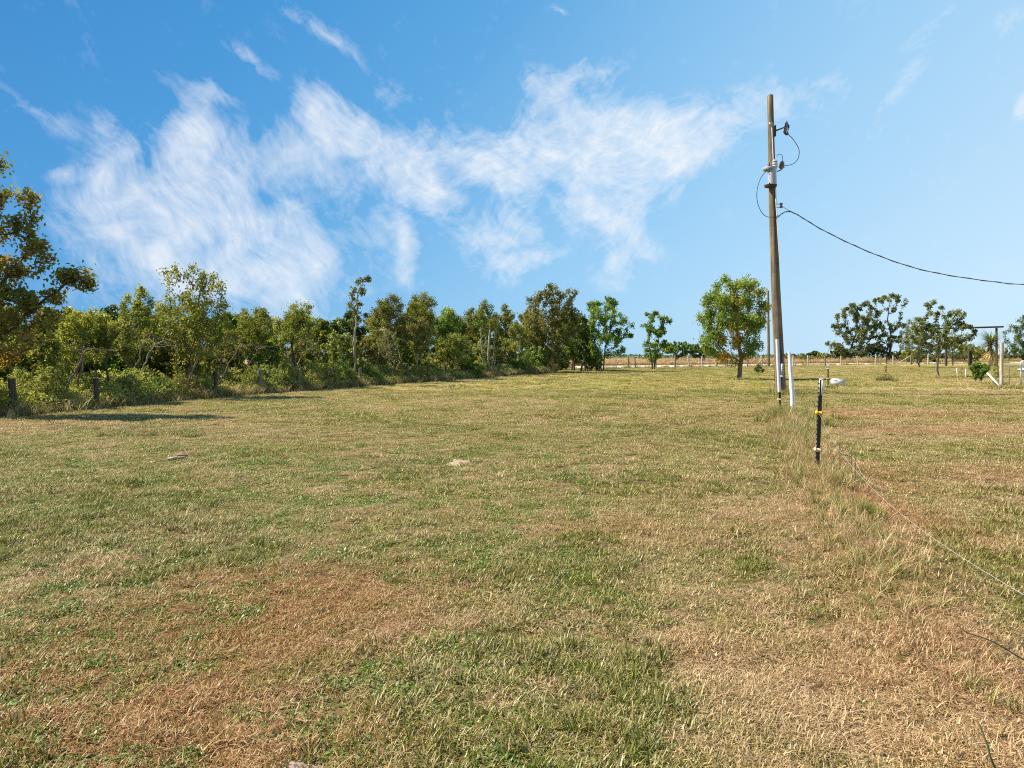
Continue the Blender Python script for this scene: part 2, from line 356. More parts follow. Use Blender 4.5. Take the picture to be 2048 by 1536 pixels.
# left fence: where the mown grass ends
EDGE = [(-400, 868), (-200, 850), (0, 833), (200, 815), (400, 797), (600, 781), (780, 768), (1000, 752), (1130, 745), (1230, 741)]
def edge_py(px): return float(np.interp(px, [e[0] for e in EDGE], [e[1] for e in EDGE]))
EDGE_G = [G(*e) for e in EDGE]
def edge_x(y):
    ys = [g[1] for g in EDGE_G]; xs = [g[0] for g in EDGE_G]
    return np.where(np.asarray(y) > ys[-1], -1e3, np.interp(y, ys, xs))

GREEN_A, GREEN_B, STRAW_A, STRAW_B, RUST = (.050, .068, .006), (.365, .400, .045), (.230, .145, .050), (.88, .65, .38), (.38, .130, .034)
def lawn_color(T, dry, red, tone):
    g = T.mix(tone, GREEN_A, GREEN_B); s = T.mix(tone, STRAW_A, STRAW_B)
    r = T.mix(tone, tuple(v * .62 for v in RUST), tuple(min(1, v * 1.35) for v in RUST))
    c = T.mix(dry, g, s); return T.mix(red, c, r)

def ground_material():
    m, T, out = mat_new('lawn_ground'); p = T.n('ShaderNodeBsdfPrincipled'); T.link(p.outputs[0], out.inputs[0])
    tc = T.n('ShaderNodeTexCoord'); P = tc.outputs['Object']
    d = T.n('ShaderNodeAttribute', attribute_name='dry').outputs['Fac']; r = T.n('ShaderNodeAttribute', attribute_name='red').outputs['Fac']
    fld = T.n('ShaderNodeAttribute', attribute_name='meadow').outputs['Fac']
    n1 = T.noise(P, 9, 5, .65); n2 = T.noise(P, 1.1, 5, .6); n3 = T.noise(P, 55, 3, .6)
    dd = T.math('ADD', T.math('ADD', d, T.math('MULTIPLY', T.math('SUBTRACT', n1, .5), 1.1)), T.math('MULTIPLY', T.math('SUBTRACT', n2, .5), .6), clamp=True)
    c = lawn_color(T, dd, T.math('MULTIPLY', r, .9), T.rng(n3, .3, .7, .05, .8))
    soil = T.ramp(n1, [(.3, (.050, .034, .020)), (.7, (.15, .095, .050))])          # bare earth and old thatch between the tufts
    sp = T.n('ShaderNodeSeparateXYZ'); T.link(P, sp.inputs[0]); c = T.mix(T.rng(sp.outputs[1], 9, 26, .85, 0.0), c, soil)
    mead = T.ramp(T.noise(P, .05, 5, .6), [(.35, (.22, .125, .055)), (.5, (.33, .20, .09)), (.65, (.25, .20, .08))])
    c = T.mix(fld, c, mead); T.link(c, p.inputs['Base Color']); p.inputs['Roughness'].default_value = 1.0
    p.inputs['Specular IOR Level'].default_value = 0.1
    b = T.n('ShaderNodeBump'); b.inputs['Strength'].default_value = .6; b.inputs['Distance'].default_value = .03
    T.link(n1, b.inputs['Height']); T.link(b.outputs[0], p.inputs['Normal'])
    return m

def build_ground():
    # one sheet, finely divided near the camera, out to the horizon
    ys = np.concatenate([np.array([-4000, -800, -200, -60, -25, -12, -6, -3, 0]), np.arange(.5, 12, .18), np.arange(12, 30, .45), np.arange(30, 80, 1.1), np.arange(80, 160, 4), np.array([175, 200, 240, 300, 400, 600, 900, 1400, 2200, 3500, 7000])])
    us = np.concatenate([np.array([-1, -.5, -.25, -.1]), np.linspace(-.05, .05, 180), np.array([.1, .25, .5, 1])])   # lateral, scaled with distance
    X = np.zeros((len(ys), len(us))); Y = np.zeros_like(X)
    for i, y in enumerate(ys):
        w = (abs(y) * 1.0 + 5) / .05
        X[i] = us * w; Y[i] = y
    Z = np.where(Y > 128, -.008 * (Y - 128), 0.0)
    Z = Z + np.where((np.abs(Y) < 60), .035 * (fbm(X * .8 + 31, Y * .8) - .5), 0)
    fo = fence_off(X, Y); Z = Z + np.where((Y > 1) & (Y < 16), .11 * np.exp(-((fo - .1) / .32) ** 2), 0)
    dry, red = field(X.ravel(), Y.ravel())
    meadow = np.clip((Y - road_far(X) - 1) / 3, 0, 1)
    nu, ny = len(us), len(ys)
    idx = np.arange(nu * ny).reshape(ny, nu)
    faces = np.stack([idx[:-1, :-1], idx[:-1, 1:], idx[1:, 1:], idx[1:, :-1]], -1).reshape(-1, 4)
    me = np_mesh('ground', np.stack([X.ravel(), Y.ravel(), Z.ravel()], 1), faces, {'dry': dry, 'red': red, 'meadow': meadow.ravel()}, smooth=True)
    return tag(link('ground', me, ground_material()), kind='structure')

# gravel road running across behind the lawn
RN = [G(1200, 735.8), G(1800, 728.4)]; RF = [G(1200, 733.1), G(1800, 726.2)]
def _line(p, x): return p[0][1] + (x - p[0][0]) * (p[1][1] - p[0][1]) / (p[1][0] - p[0][0])
def road_near(x): return _line(RN, x)
def road_far(x): return np.where(x < -20, _line(RF, -20), np.where(x > 85, _line(RF, 85), _line(RF, x)))
def build_road():
    xs = np.arange(-60, 141, 2.0); v = []; f = []
    for i, x in enumerate(xs):
        xx = min(max(x, -20), 85)
        a, b = _line(RN, xx), _line(RF, xx)
        for k, t in enumerate((0, .04, .5, .96, 1)):
            v.append((x, a + (b - a) * t + .25 * math.sin(x * .7 + k), (-.02, .05, .16, .05, -.02)[k] + ground_z(a)))
    for i in range(len(xs) - 1):
        for k in range(4):
            f.append((i * 5 + k, (i + 1) * 5 + k, (i + 1) * 5 + k + 1, i * 5 + k + 1))
    me = np_mesh('gravel_road', v, f, smooth=True)
    m = plain('pale_gravel', (.60, .52, .43), .95, 0, .1, 3.0, .5)
    tag(link('gravel_road', me, m), kind='structure')
build_ground(); build_road()


# ------------------------------------------------------------------ grass: tufts set out one by one by geometry nodes
def blade_mesh(name, n, rad, ln, wd, upright, curl, seg=3, broad=False, tone=(0, 1)):
    V, Fc, tn = [], [], []
    for i in range(n):
        a = rng.random() * 2 * math.pi; rr = rad * math.sqrt(rng.random()); p = np.array([rr * math.cos(a), rr * math.sin(a), rng.random() * .008])
        yaw = rng.random() * 2 * math.pi; d = np.array([math.cos(yaw), math.sin(yaw), 0]); side = np.array([-d[1], d[0], 0])
        L = ln * rng.uniform(.55, 1.3); w = wd * rng.uniform(.7, 1.3); th = math.radians(np.clip(rng.normal(upright, 17), 4, 88)); c = curl * rng.uniform(.3, 1.3)
        t = rng.uniform(*tone); o = len(V); sb = rng.normal(0, .25)
        for k in range(seg + 1):
            u = k / seg
            prof = (math.sin(math.pi * (u * .86 + .12)) if broad else (1 - u) ** .7) * .5 * w
            if k == seg: prof = w * .04
            V.append(p + side * prof); V.append(p - side * prof)
            p = p + (d * math.cos(th) + np.array([0, 0, math.sin(th)])) * L / seg
            p[2] = max(p[2], .003); th -= c / seg
            d2 = d + side * sb / seg; d = d2 / np.linalg.norm(d2); side = np.array([-d[1], d[0], 0])
        for k in range(seg):
            Fc.append((o + 2 * k, o + 2 * k + 1, o + 2 * k + 3, o + 2 * k + 2)); tn.append(t)
    return np_mesh(name, V, Fc, {'tone': tn}, smooth=True)

def grass_material(name, kind):
    m, T, out = mat_new(name)
    tn = T.n('ShaderNodeAttribute', attribute_name='tone').outputs['Fac']
    dry = T.n('ShaderNodeAttribute', attribute_name='dry', attribute_type='INSTANCER').outputs['Fac']
    red = T.n('ShaderNodeAttribute', attribute_name='red', attribute_type='INSTANCER').outputs['Fac']
    oi = T.n('ShaderNodeObjectInfo'); rn = oi.outputs['Random']
    tone = T.math('POWER', T.math('ADD', T.math('MULTIPLY', tn, .75), T.math('MULTIPLY', rn, .25)), 1.3)
    if kind == 'green':
        d = T.math('MULTIPLY', T.math('ADD', dry, T.math('MULTIPLY', T.math('SUBTRACT', tn, .55), 1.5)), .85, clamp=True)
        r = T.math('MULTIPLY', red, .35)
    elif kind == 'straw':
        d = T.math('ADD', T.math('MULTIPLY', dry, .35), T.math('ADD', .48, T.math('MULTIPLY', tn, .3)), clamp=True)
        r = T.math('MULTIPLY', T.math('MULTIPLY', red, T.math('SUBTRACT', 1.15, tn)), .85, clamp=True)
    else:
        d = T.math('MULTIPLY', dry, .12); r = T.math('MULTIPLY', red, .05)
    if kind == 'weed':
        c = T.mix(tone, (.075, .125, .016), (.24, .34, .055))
    else:
        c = lawn_color(T, d, r, tone)
    df = T.n('ShaderNodeBsdfDiffuse'); T.link(c, df.inputs[0]); tr = T.n('ShaderNodeBsdfTranslucent'); T.link(c, tr.inputs[0])
    mx = T.n('ShaderNodeMixShader'); mx.inputs[0].default_value = .28; T.link(df.outputs[0], mx.inputs[1]); T.link(tr.outputs[0], mx.inputs[2])
    gl = T.n('ShaderNodeBsdfGlossy'); gl.inputs['Roughness'].default_value = .45
    m2 = T.n('ShaderNodeMixShader'); m2.inputs[0].default_value = .035; T.link(mx.outputs[0], m2.inputs[1]); T.link(gl.outputs[0], m2.inputs[2])
    T.link(m2.outputs[0], out.inputs[0]); return m
MG, MS, MW = grass_material('grass_blade', 'green'), grass_material('dry_blade', 'straw'), grass_material('weed_leaf', 'weed')

PROTO = bpy.data.collections.new('grass_kit')
def proto(me, mat):
    me.materials.append(mat); o = bpy.data.objects.new('k%02d' % len(PROTO.objects), me); PROTO.objects.link(o); return len(PROTO.objects) - 1
K_GREEN = [proto(blade_mesh('tuft', 44, .060, .020, .0052, 40, .7, seg=2), MG) for _ in range(6)]
K_LONG = [proto(blade_mesh('tuft', 26, .055, .042, .0054, 50, 1.1), MG) for _ in range(4)]
K_STRAW = [proto(blade_mesh('tuft', 40, .070, .038, .0030, 17, 1.0), MS) for _ in range(5)]
K_WEED = [proto(blade_mesh('tuft', 26, .055, .016, .0095, 24, .6, broad=True, seg=2), MW) for _ in range(3)]
K_STEM = [proto(blade_mesh('tuft', 3, .05, .16, .0030, 22, .9, seg=4, tone=(.7, 1)), MS) for _ in range(3)]
K_TALL = [proto(blade_mesh('tuft', 34, .07, .30, .0085, 66, 1.2, seg=4), MG) for _ in range(3)]
K_TALLD = [proto(blade_mesh('tuft', 30, .08, .30, .0060, 50, 1.3, seg=4), MS) for _ in range(3)]

def instancer(name, pts, rot, scl, idx, dry, red, coll=PROTO):
    me = bpy.data.meshes.new(name); n = len(pts); me.vertices.add(n); me.vertices.foreach_set('co', np.asarray(pts, np.float32).ravel())
    for an, typ, dat in (('rot', 'FLOAT_VECTOR', rot), ('scl', 'FLOAT_VECTOR', scl)):
        at = me.attributes.new(an, typ, 'POINT'); at.data.foreach_set('vector', np.asarray(dat, np.float32).ravel())
    at = me.attributes.new('pick', 'INT', 'POINT'); at.data.foreach_set('value', np.asarray(idx, np.int32))
    for an, dat in (('dry', dry), ('red', red)):
        at = me.attributes.new(an, 'FLOAT', 'POINT'); at.data.foreach_set('value', np.asarray(dat, np.float32))
    o = link(name, me)
    gt = bpy.data.node_groups.new(name + '_nodes', 'GeometryNodeTree')
    gt.interface.new_socket('Geometry', in_out='INPUT', socket_type='NodeSocketGeometry'); gt.interface.new_socket('Geometry', in_out='OUTPUT', socket_type='NodeSocketGeometry')
    T = NT(gt); gi, go = T.n('NodeGroupInput'), T.n('NodeGroupOutput')
    ci = T.n('GeometryNodeCollectionInfo'); ci.inputs['Collection'].default_value = coll; ci.inputs['Separate Children'].default_value = True; ci.inputs['Reset Children'].default_value = True
    ip = T.n('GeometryNodeInstanceOnPoints'); T.link(gi.outputs[0], ip.inputs['Points']); T.link(ci.outputs[0], ip.inputs['Instance']); ip.inputs['Pick Instance'].default_value = True
    def attr(nm, typ):
        a = T.n('GeometryNodeInputNamedAttribute', data_type=typ); a.inputs['Name'].default_value = nm; return a.outputs[0]
    T.link(attr('pick', 'INT'), ip.inputs['Instance Index']); T.link(attr('scl', 'FLOAT_VECTOR'), ip.inputs['Scale'])
    er = T.n('FunctionNodeEulerToRotation'); T.link(attr('rot', 'FLOAT_VECTOR'), er.inputs[0]); T.link(er.outputs[0], ip.inputs['Rotation'])
    T.link(ip.outputs[0], go.inputs[0])
    md = o.modifiers.new('set_out', 'NODES'); md.node_group = gt
    return o

def lawn_z(x, y):
    x = np.asarray(x, float); y = np.asarray(y, float)
    return .035 * (fbm(x * .8 + 31, y * .8) - .5) * (np.abs(y) < 60) + np.where((y > 1) & (y < 16), .11 * np.exp(-((fence_off(x, y) - .1) / .32) ** 2), 0)
def scatter_lawn():
    P, R, S, I = [], [], [], []
    zones = [(1.2, 3.5, 1350, 1.0, 1.0), (3.5, 7, 900, 1.05, .95), (7, 14, 400, 1.4, 1.0), (14, 28, 105, 2.2, 1.1), (28, 88, 10.5, 4.9, 1.3)]
    for y0, y1, rho, sh, sz in zones:
        m = int((y1 - y0) * 2 * (.86 * y1 + 1.3) * rho); x = rng.uniform(-1, 1, m) * (.86 * y1 + 1.3); y = rng.uniform(y0, y1, m)
        ok = (np.abs(x) < .86 * y + 1.3) & (x > edge_x(y) - .3) & (y < np.array([road_near(v) for v in x]) - .5); x, y = x[ok], y[ok]; n = len(x)
        if y0 < 14:
            cl = fbm(x * (7 if y0 < 7 else 4) + 11, y * (7 if y0 < 7 else 4) + 70, 3); ok = rng.random(n) < np.clip(.45 + 2.4 * (cl - .34), .36, 1); x, y, cl = x[ok], y[ok], cl[ok]; n = len(x)
        else: cl = np.full(n, .5)
        dry, red = field(x, y); u = rng.random(n); q = rng.random(n)
        weedy = np.where((x < .12 * y) & (y < 11), .48, .07) * (fbm(x * 2.2 + 7, y * 2.2) > .48)
        p_straw = np.clip(.22 + .50 * dry + .22 * red, .12, .86)
        long_ = fbm(x * .8 + 60, y * .8) + .25 * np.exp(-((x - .6) / 1.6) ** 2 - ((y - 3) / 1.4) ** 2)
        kind = np.where(u < weedy, 3, np.where(u < weedy + (1 - weedy) * p_straw, 2, np.where(long_ > .58, 1, 0)))
        kind = np.where((q < .006) & (y < 9), 4, kind)
        for kk, ks in enumerate((K_GREEN, K_LONG, K_STRAW, K_WEED, K_STEM)):
            sel = np.where(kind == kk)[0]
            I.append(np.array(ks)[rng.integers(0, len(ks), len(sel))]); xx, yy = x[sel], y[sel]
            z = .035 * (fbm(xx * .8 + 31, yy * .8) - .5) * (yy < 60) + np.where(yy < 16, .11 * np.exp(-((fence_off(xx, yy) - .1) / .32) ** 2), 0)
            P.append(np.stack([xx, yy, z + (.004 if kk != 2 else rng.uniform(.0, .018, len(sel)))], 1))
            R.append(np.stack([rng.normal(0, .08, len(sel)), rng.normal(0, .08, len(sel)), rng.uniform(0, 6.283, len(sel))], 1))
            s = rng.uniform(.65, 1.25, len(sel)) * (.75 + .5 * cl[sel]); S.append(np.stack([s * sh, s * sh, s * sz * rng.uniform(.75, 1.25, len(sel)) * (.45 + 1.2 * cl[sel])], 1))
    # taller grass left standing under the fence wire, round posts and along the thicket
    DD = []
    def extra(xs, ys, ks, s0, s1, dv=None):
        n = len(xs); DD.append((sum(len(p) for p in P), n, dv)); P.append(np.stack([xs, ys, lawn_z(xs, ys) + .01], 1)); I.append(np.array(ks)[rng.integers(0, len(ks), n)])
        R.append(np.stack([rng.normal(0, .15, n), rng.normal(0, .15, n), rng.uniform(0, 6.283, n)], 1)); s = rng.uniform(s0, s1, n) * np.clip(.30 + .065 * np.asarray(ys), .45, 1.0); S.append(np.stack([s, s, s * rng.uniform(.6, 1.05, n)], 1))
    nf = 1750; t = rng.uniform(-6.0, 10.0, nf); t = t[(t > -4.2) | (rng.random(nf) < np.clip((t + 6.2) / 2.4, 0, 1) ** 2)]; nf = len(t); keep = fbm(t * 1.3 + 5, t * 0 + 2) + rng.normal(0, .08, nf) > .27; t = t[keep]; nf = len(t); o = rng.normal(.02, .16, nf)
    fx, fy = FENCE_P.x + FENCE_D.x * t + FENCE_D.y * o, FENCE_P.y + FENCE_D.y * t - FENCE_D.x * o; pm = rng.permutation(nf); fx, fy = fx[pm], fy[pm]; h_ = nf * 36 // 100
    extra(fx[:h_], fy[:h_], K_TALL, .35, 1.0, .2); extra(fx[h_:], fy[h_:], K_TALLD, .45, 1.05)
    nf = 620; t = rng.uniform(-5.2, 5.5, nf); o = rng.normal(.30, .16, nf)          # raked dead straw just right of the wire
    extra(FENCE_P.x + FENCE_D.x * t + FENCE_D.y * o, FENCE_P.y + FENCE_D.y * t - FENCE_D.x * o, K_STRAW, 1.3, 2.6)
    for px, py, n, r, s in ((1635, 958, 10, .18, .6), (1568, 838, 60, .55, 1.05), (1586, 842, 70, .45, 1.15), (1600, 880, 40, .4, 1.0), (1562, 789, 60, .5, 1.2), (1605, 850, 40, .4, 1.0), (1645, 975, 16, .25, .8), (1656, 775, 16, .35, 1.1), (1773, 762, 60, .32, 1.5), (1715, 772, 20, .9, .9), (1900, 757, 50, 1.1, .9), (2003, 770, 26, .5, 1.2), (2030, 778, 40, 1.0, 1.2), (1690, 990, 14, .2, .9), (1540, 735, 14, .8, 1.6), (1478, 760, 24, .5, .9), (1740, 1060, 14, .15, .9), (1760, 1110, 10, .12, .8)):
        cx, cy = G(px, py); extra(cx + rng.normal(0, r * .6, n), cy + rng.normal(0, r * .6, n), K_TALL, s * .6, s, .08)
    P, R, S, I = np.concatenate(P), np.concatenate(R), np.concatenate(S), np.concatenate(I)
    d, r = field(P[:, 0], P[:, 1])
    for i0, n_, dv in DD:
        if dv is not None: d[i0:i0 + n_] = dv; r[i0:i0 + n_] *= .2
    tag(instancer('lawn_grass', P, R, S, I, d, r), 'patchy mown grass, green to straw coloured, covering the field', 'grass', kind='stuff')
scatter_lawn()

def scatter_edges():
    # long weeds under the left fence and through the thicket floor
    P, R, S, I = [], [], [], []
    ys = rng.uniform(9, 52, 7000); ys = 9 + (ys - 9) ** 1.15 / 43 ** .15
    off = rng.gamma(1.6, 1.0, 7000); xs = edge_x(ys) - off * .9 + .15
    near = off < 2.2
    y2 = 9 + 44 * rng.random(2600) ** 1.2; xs = np.concatenate([xs, edge_x(y2) + rng.normal(.08, .22, 2600)]); ys = np.concatenate([ys, y2])
    P = np.stack([xs, ys, np.zeros(len(xs)) - .01], 1); n = len(xs)
    R = np.stack([rng.normal(0, .15, n), rng.normal(0, .15, n), rng.uniform(0, 6.283, n)], 1)
    s = rng.uniform(.7, 1.5, n) * (.8 + .012 * ys); S = np.stack([s, s, s * rng.uniform(.7, 1.1, n)], 1)
    I = np.where(rng.random(n) < .68, np.array(K_TALL)[rng.integers(0, 3, n)], np.array(K_TALLD)[rng.integers(0, 3, n)])
    tag(instancer('fence_row_weeds', P, R, S, I, rng.uniform(.15, .75, n), rng.uniform(0, .25, n)), 'long unmown weeds and grass under the left fence and thicket', 'weeds', kind='stuff')
    # low leafy brambles covering the thicket floor
    n = 110000; ys = 9 + 44 * rng.random(n) ** 1.25; off = rng.gamma(1.5, 1.35, n); xs = edge_x(ys) - off + .32
    hh = (.20 + 1.25 * np.clip(fbm(xs * .9 + 8, ys * .55) - .22, 0, 1)) * np.clip(.45 + off * .6, 0, 1.15); hh = hh * 1.15; z = hh * rng.random(n) ** .65
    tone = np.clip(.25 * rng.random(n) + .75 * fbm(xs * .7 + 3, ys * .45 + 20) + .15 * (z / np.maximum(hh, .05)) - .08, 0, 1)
    v, f, t = leaf_quads(np.stack([xs, ys, z], 1), 1.0, rng, tone); c = np.repeat(np.stack([xs, ys, z], 1), 4, 0); v = c + (v - c) * np.repeat(.045 + .0019 * ys, 4)[:, None]
    tag(link('undergrowth', np_mesh('undergrowth', v, f, {'tone': t}), LEAF['wild']), 'low leafy brambles and weeds covering the floor of the left thicket', 'undergrowth', kind='stuff')
    # dry meadow beyond the road
    n = 9000; xs = rng.uniform(-15, 135, n); ys = road_far(xs) + 1.5 + rng.gamma(1.2, 22, n)
    P = np.stack([xs, ys, np.where(ys > 128, -.008 * (ys - 128), 0)], 1); R = np.stack([rng.normal(0, .1, n), rng.normal(0, .1, n), rng.uniform(0, 6.283, n)], 1)
    s = rng.uniform(2.4, 4.2, n); S = np.stack([s * 3.0, s * 3.0, s * .70 * (.55 + .9 * fbm(xs * .08, ys * .08 + 4))], 1); I = np.array(K_TALLD)[rng.integers(0, 3, n)]
    m = 700; vx = rng.uniform(5, 100, m); vy = np.array([road_near(a) for a in vx]) - rng.gamma(1.2, .5, m) + .2; sv_ = rng.uniform(.7, 1.7, m)
    tag(instancer('road_verge', np.stack([vx, vy, np.zeros(m)], 1), np.stack([np.zeros(m), np.zeros(m), rng.uniform(0, 6.28, m)], 1), np.stack([sv_ * 2, sv_ * 2, sv_], 1), np.where(rng.random(m) < .5, K_TALL[0], K_TALLD[1]), rng.uniform(.1, .6, m), rng.uniform(0, .3, m)), 'uneven long grass along the verge of the gravel road', 'verge', kind='stuff')
    tag(instancer('dry_meadow', P, R, S, I, rng.uniform(.2, .7, n), rng.uniform(.15, .55, n)), 'tall russet dry grass meadow beyond the gravel road', 'meadow', kind='stuff')

# ------------------------------------------------------------------ trees
def tubes_np(p0, p1, r0, r1, n):
    d = p1 - p0; L = np.linalg.norm(d, axis=1, keepdims=True); d = d / np.maximum(L, 1e-6)
    up = np.where(np.abs(d[:, 2:3]) < .9, np.array([[0, 0, 1.]]), np.array([[1., 0, 0]]))
    a = np.cross(d, up); a /= np.linalg.norm(a, axis=1, keepdims=True); b = np.cross(a, d)
    m = len(p0); th = np.arange(n) * 2 * np.pi / n
    ring = a[:, None, :] * np.cos(th)[None, :, None] + b[:, None, :] * np.sin(th)[None, :, None]
    e0 = p0[:, None, :] + ring * r0[:, None, None]; e1 = (p1 + d * r1[:, None] * .6)[:, None, :] + ring * r1[:, None, None]
    V = np.concatenate([e0, e1], 1).reshape(-1, 3); k = np.arange(n); kn = (k + 1) % n
    Fq = np.stack([k, kn, kn + n, k + n], 1)[None] + (np.arange(m) * 2 * n)[:, None, None]
    return V, Fq.reshape(-1, 4)

def colonize(att, stems, step, rg, bend=.12, maxit=90):
    pos = []; par = []
    for st in stems:                                  # each stem: polyline from the base
        prev = -1 if not pos else 0
        for p in st:
            pos.append(np.array(p, float)); par.append(prev); prev = len(pos) - 1
    P = np.array(pos); A = np.array(att); kill = step * 1.7
    D = np.linalg.norm(A[:, None] - P[None], axis=2); near = D.argmin(1); nd = D.min(1)
    for it in range(maxit):
        if len(A) == 0: break
        new, npar = [], []
        for i in np.unique(near):
            v = A[near == i] - P[i]; v = v / np.maximum(np.linalg.norm(v, axis=1, keepdims=True), 1e-6)
            d = v.sum(0); d = d / max(np.linalg.norm(d), 1e-6) + rg.normal(0, bend, 3); d /= max(np.linalg.norm(d), 1e-6)
            new.append(P[i] + d * step); npar.append(i)
        new = np.array(new); o = len(P); P = np.concatenate([P, new]); par += npar
        D = np.linalg.norm(A[:, None] - new[None], axis=2); j = D.argmin(1); dm = D.min(1)
        upd = dm < nd; near = np.where(upd, j + o, near); nd = np.where(upd, dm, nd)
        keep = nd > kill; A, near, nd = A[keep], near[keep], nd[keep]
    return P, np.array(par)

def leaf_quads(c, size, rg, tone, up=.35):
    n = len(c); d = rg.normal(0, 1, (n, 3)); d[:, 2] -= .25; d /= np.linalg.norm(d, axis=1, keepdims=True)
    nr = rg.normal(0, 1, (n, 3)); nr[:, 2] = np.abs(nr[:, 2]) + up; s = np.cross(d, nr); s /= np.maximum(np.linalg.norm(s, axis=1, keepdims=True), 1e-6)
    L = size * rg.uniform(.6, 1.35, (n, 1)); W = L * rg.uniform(.45, .7, (n, 1)) * .5
    nn = np.cross(s, d)
    v = np.stack([c - d * L * .5, c + s * W + nn * L * .06 - d * L * .05, c + d * L * .5, c - s * W + nn * L * .06 - d * L * .05], 1).reshape(-1, 3)
    f = np.arange(n * 4).reshape(-1, 4); return v, f, tone

def make_tree(name, label, base, blobs, leaves=3000, leaf=.11, mat='olive', bark='grey', r0=.10, stems=1, crown_lo=None, natt=260, seed=1, spread=.25, clump=.0, cat='tree', group=None, step=None, bend=.13, lean=(0, 0), trunk_name='trunk', twig_leaf_r=.45, sig=.55):
    """blobs: (x, y, z, rx, ry, rz) in metres from the base, the crown's volume"""
    rg = np.random.default_rng(seed * 977 + 13); base = Vector(base)
    B = np.array(blobs, float); vol = B[:, 3] * B[:, 4] * B[:, 5]; natt = int(natt * 1.7); leaves = int(leaves * 2.6); leaf = leaf * .82; r0 = r0 * .8
    pick = rg.choice(len(B), natt, p=vol ** .75 / (vol ** .75).sum())
    u = rg.normal(0, 1, (natt, 3)); u /= np.linalg.norm(u, axis=1, keepdims=True); u *= rg.random((natt, 1)) ** (1 / 2.4)
    att = B[pick, :3] + u * B[pick, 3:]; att[:, 2] = np.maximum(att[:, 2], .05)
    top = (B[:, 2] + B[:, 5]).max(); lo = crown_lo if crown_lo is not None else max(.2, (B[:, 2] - B[:, 5]).min())
    step = step or max(.10, top / 26); cen = (B[:, :3] * vol[:, None]).sum(0) / vol.sum()
    sts = []
    for k in range(stems):
        a = rg.uniform(0, 2 * np.pi); q = np.array([math.cos(a), math.sin(a), 0]) * (0 if stems == 1 else rg.uniform(.03, .14) * (1 + top * .04)); st = [np.array([q[0], q[1], -.08])]
        dirv = np.array([math.cos(a) * spread * (stems > 1) + lean[0] + cen[0] * .25 / max(top, 1), math.sin(a) * spread * (stems > 1) + lean[1], 1.0]); h = 0
        while st[-1][2] < lo * rg.uniform(.8, 1.15):
            dirv = dirv + rg.normal(0, .09, 3); dirv[2] = max(dirv[2], .5); st.append(st[-1] + dirv / np.linalg.norm(dirv) * step)
            if len(st) > 40: break
        sts.append(st)
    P, par = colonize(att, sts, step, rg, bend)
    n = len(P); tips = np.ones(n); cnt = np.zeros(n); haschild = np.zeros(n, bool); haschild[par[par >= 0]] = True
    cnt[~haschild] = 1
    for i in range(n - 1, -1, -1):
        if par[i] >= 0 and par[i] < i: cnt[par[i]] += cnt[i]
    tot = max(cnt[0], 1); R = np.maximum(r0 * (cnt / tot) ** .56, .0045)
    R[par < 0] *= 1.25
    e = np.where(par >= 0)[0]; p0, p1, ra, rb = P[par[e]], P[e], np.minimum(R[par[e]], R[e] * 1.5), R[e]
    th = rb > r0 * .22; V = []; Fq = []; o = 0
    for sel, k in ((th, 7), (~th, 3)):
        if sel.any():
            v, f = tubes_np(p0[sel], p1[sel], ra[sel], rb[sel], k); V.append(v); Fq.append(f + o); o += len(v)
    root = thing(name, label, cat, base, group)
    link(trunk_name, np_mesh(trunk_name, np.concatenate(V), np.concatenate(Fq), smooth=True), BARK[bark], root)
    if leaves:
        tw = np.where((R < r0 * twig_leaf_r) & (P[:, 2] > lo * .55))[0]
        if len(tw) == 0: tw = np.arange(n)
        w = np.where(haschild[tw], .55, 1.6); w = w * (rg.random(len(tw)) ** clump if clump else 1); ci = rg.choice(tw, leaves, p=w / w.sum())
        ctone = rg.random(n); lump = vnoise(P[:, 0] * 1.1 + seed, P[:, 2] * 1.1 + P[:, 1])
        c = P[ci] + rg.normal(0, step * sig, (leaves, 3)); t = .30 * ctone[ci] + .35 * rg.random(leaves) + .45 * lump[ci] - .05
        v, f, t = leaf_quads(c, leaf, rg, t)
        link('crown', np_mesh('crown', v, f, {'tone': np.clip(t, 0, 1)}), LEAF[mat], root)
    return root

def auto_blobs(h, hw, lo, rg, n=9, skew=0.0, dome=True):
    """an uneven crown: lobes scattered in an egg from lo to h"""
    out = [(skew * .3, 0, h - (h - lo) * .22, hw * .42, hw * .42, (h - lo) * .22)]
    for i in range(n):
        t = (i + .5) / n; z = lo + (h - lo) * (.12 + .72 * t); w = hw * (math.sin(math.pi * (.18 + .68 * t)) if dome else 1 - .5 * t)
        a = i * 2.4 + rg.uniform(-.5, .5); r = w * rg.uniform(.35, .72); s = hw * rg.uniform(.26, .45)
        out.append((math.cos(a) * r + skew * t, math.sin(a) * r, z, s, s, s * rg.uniform(.6, .95)))
    return out

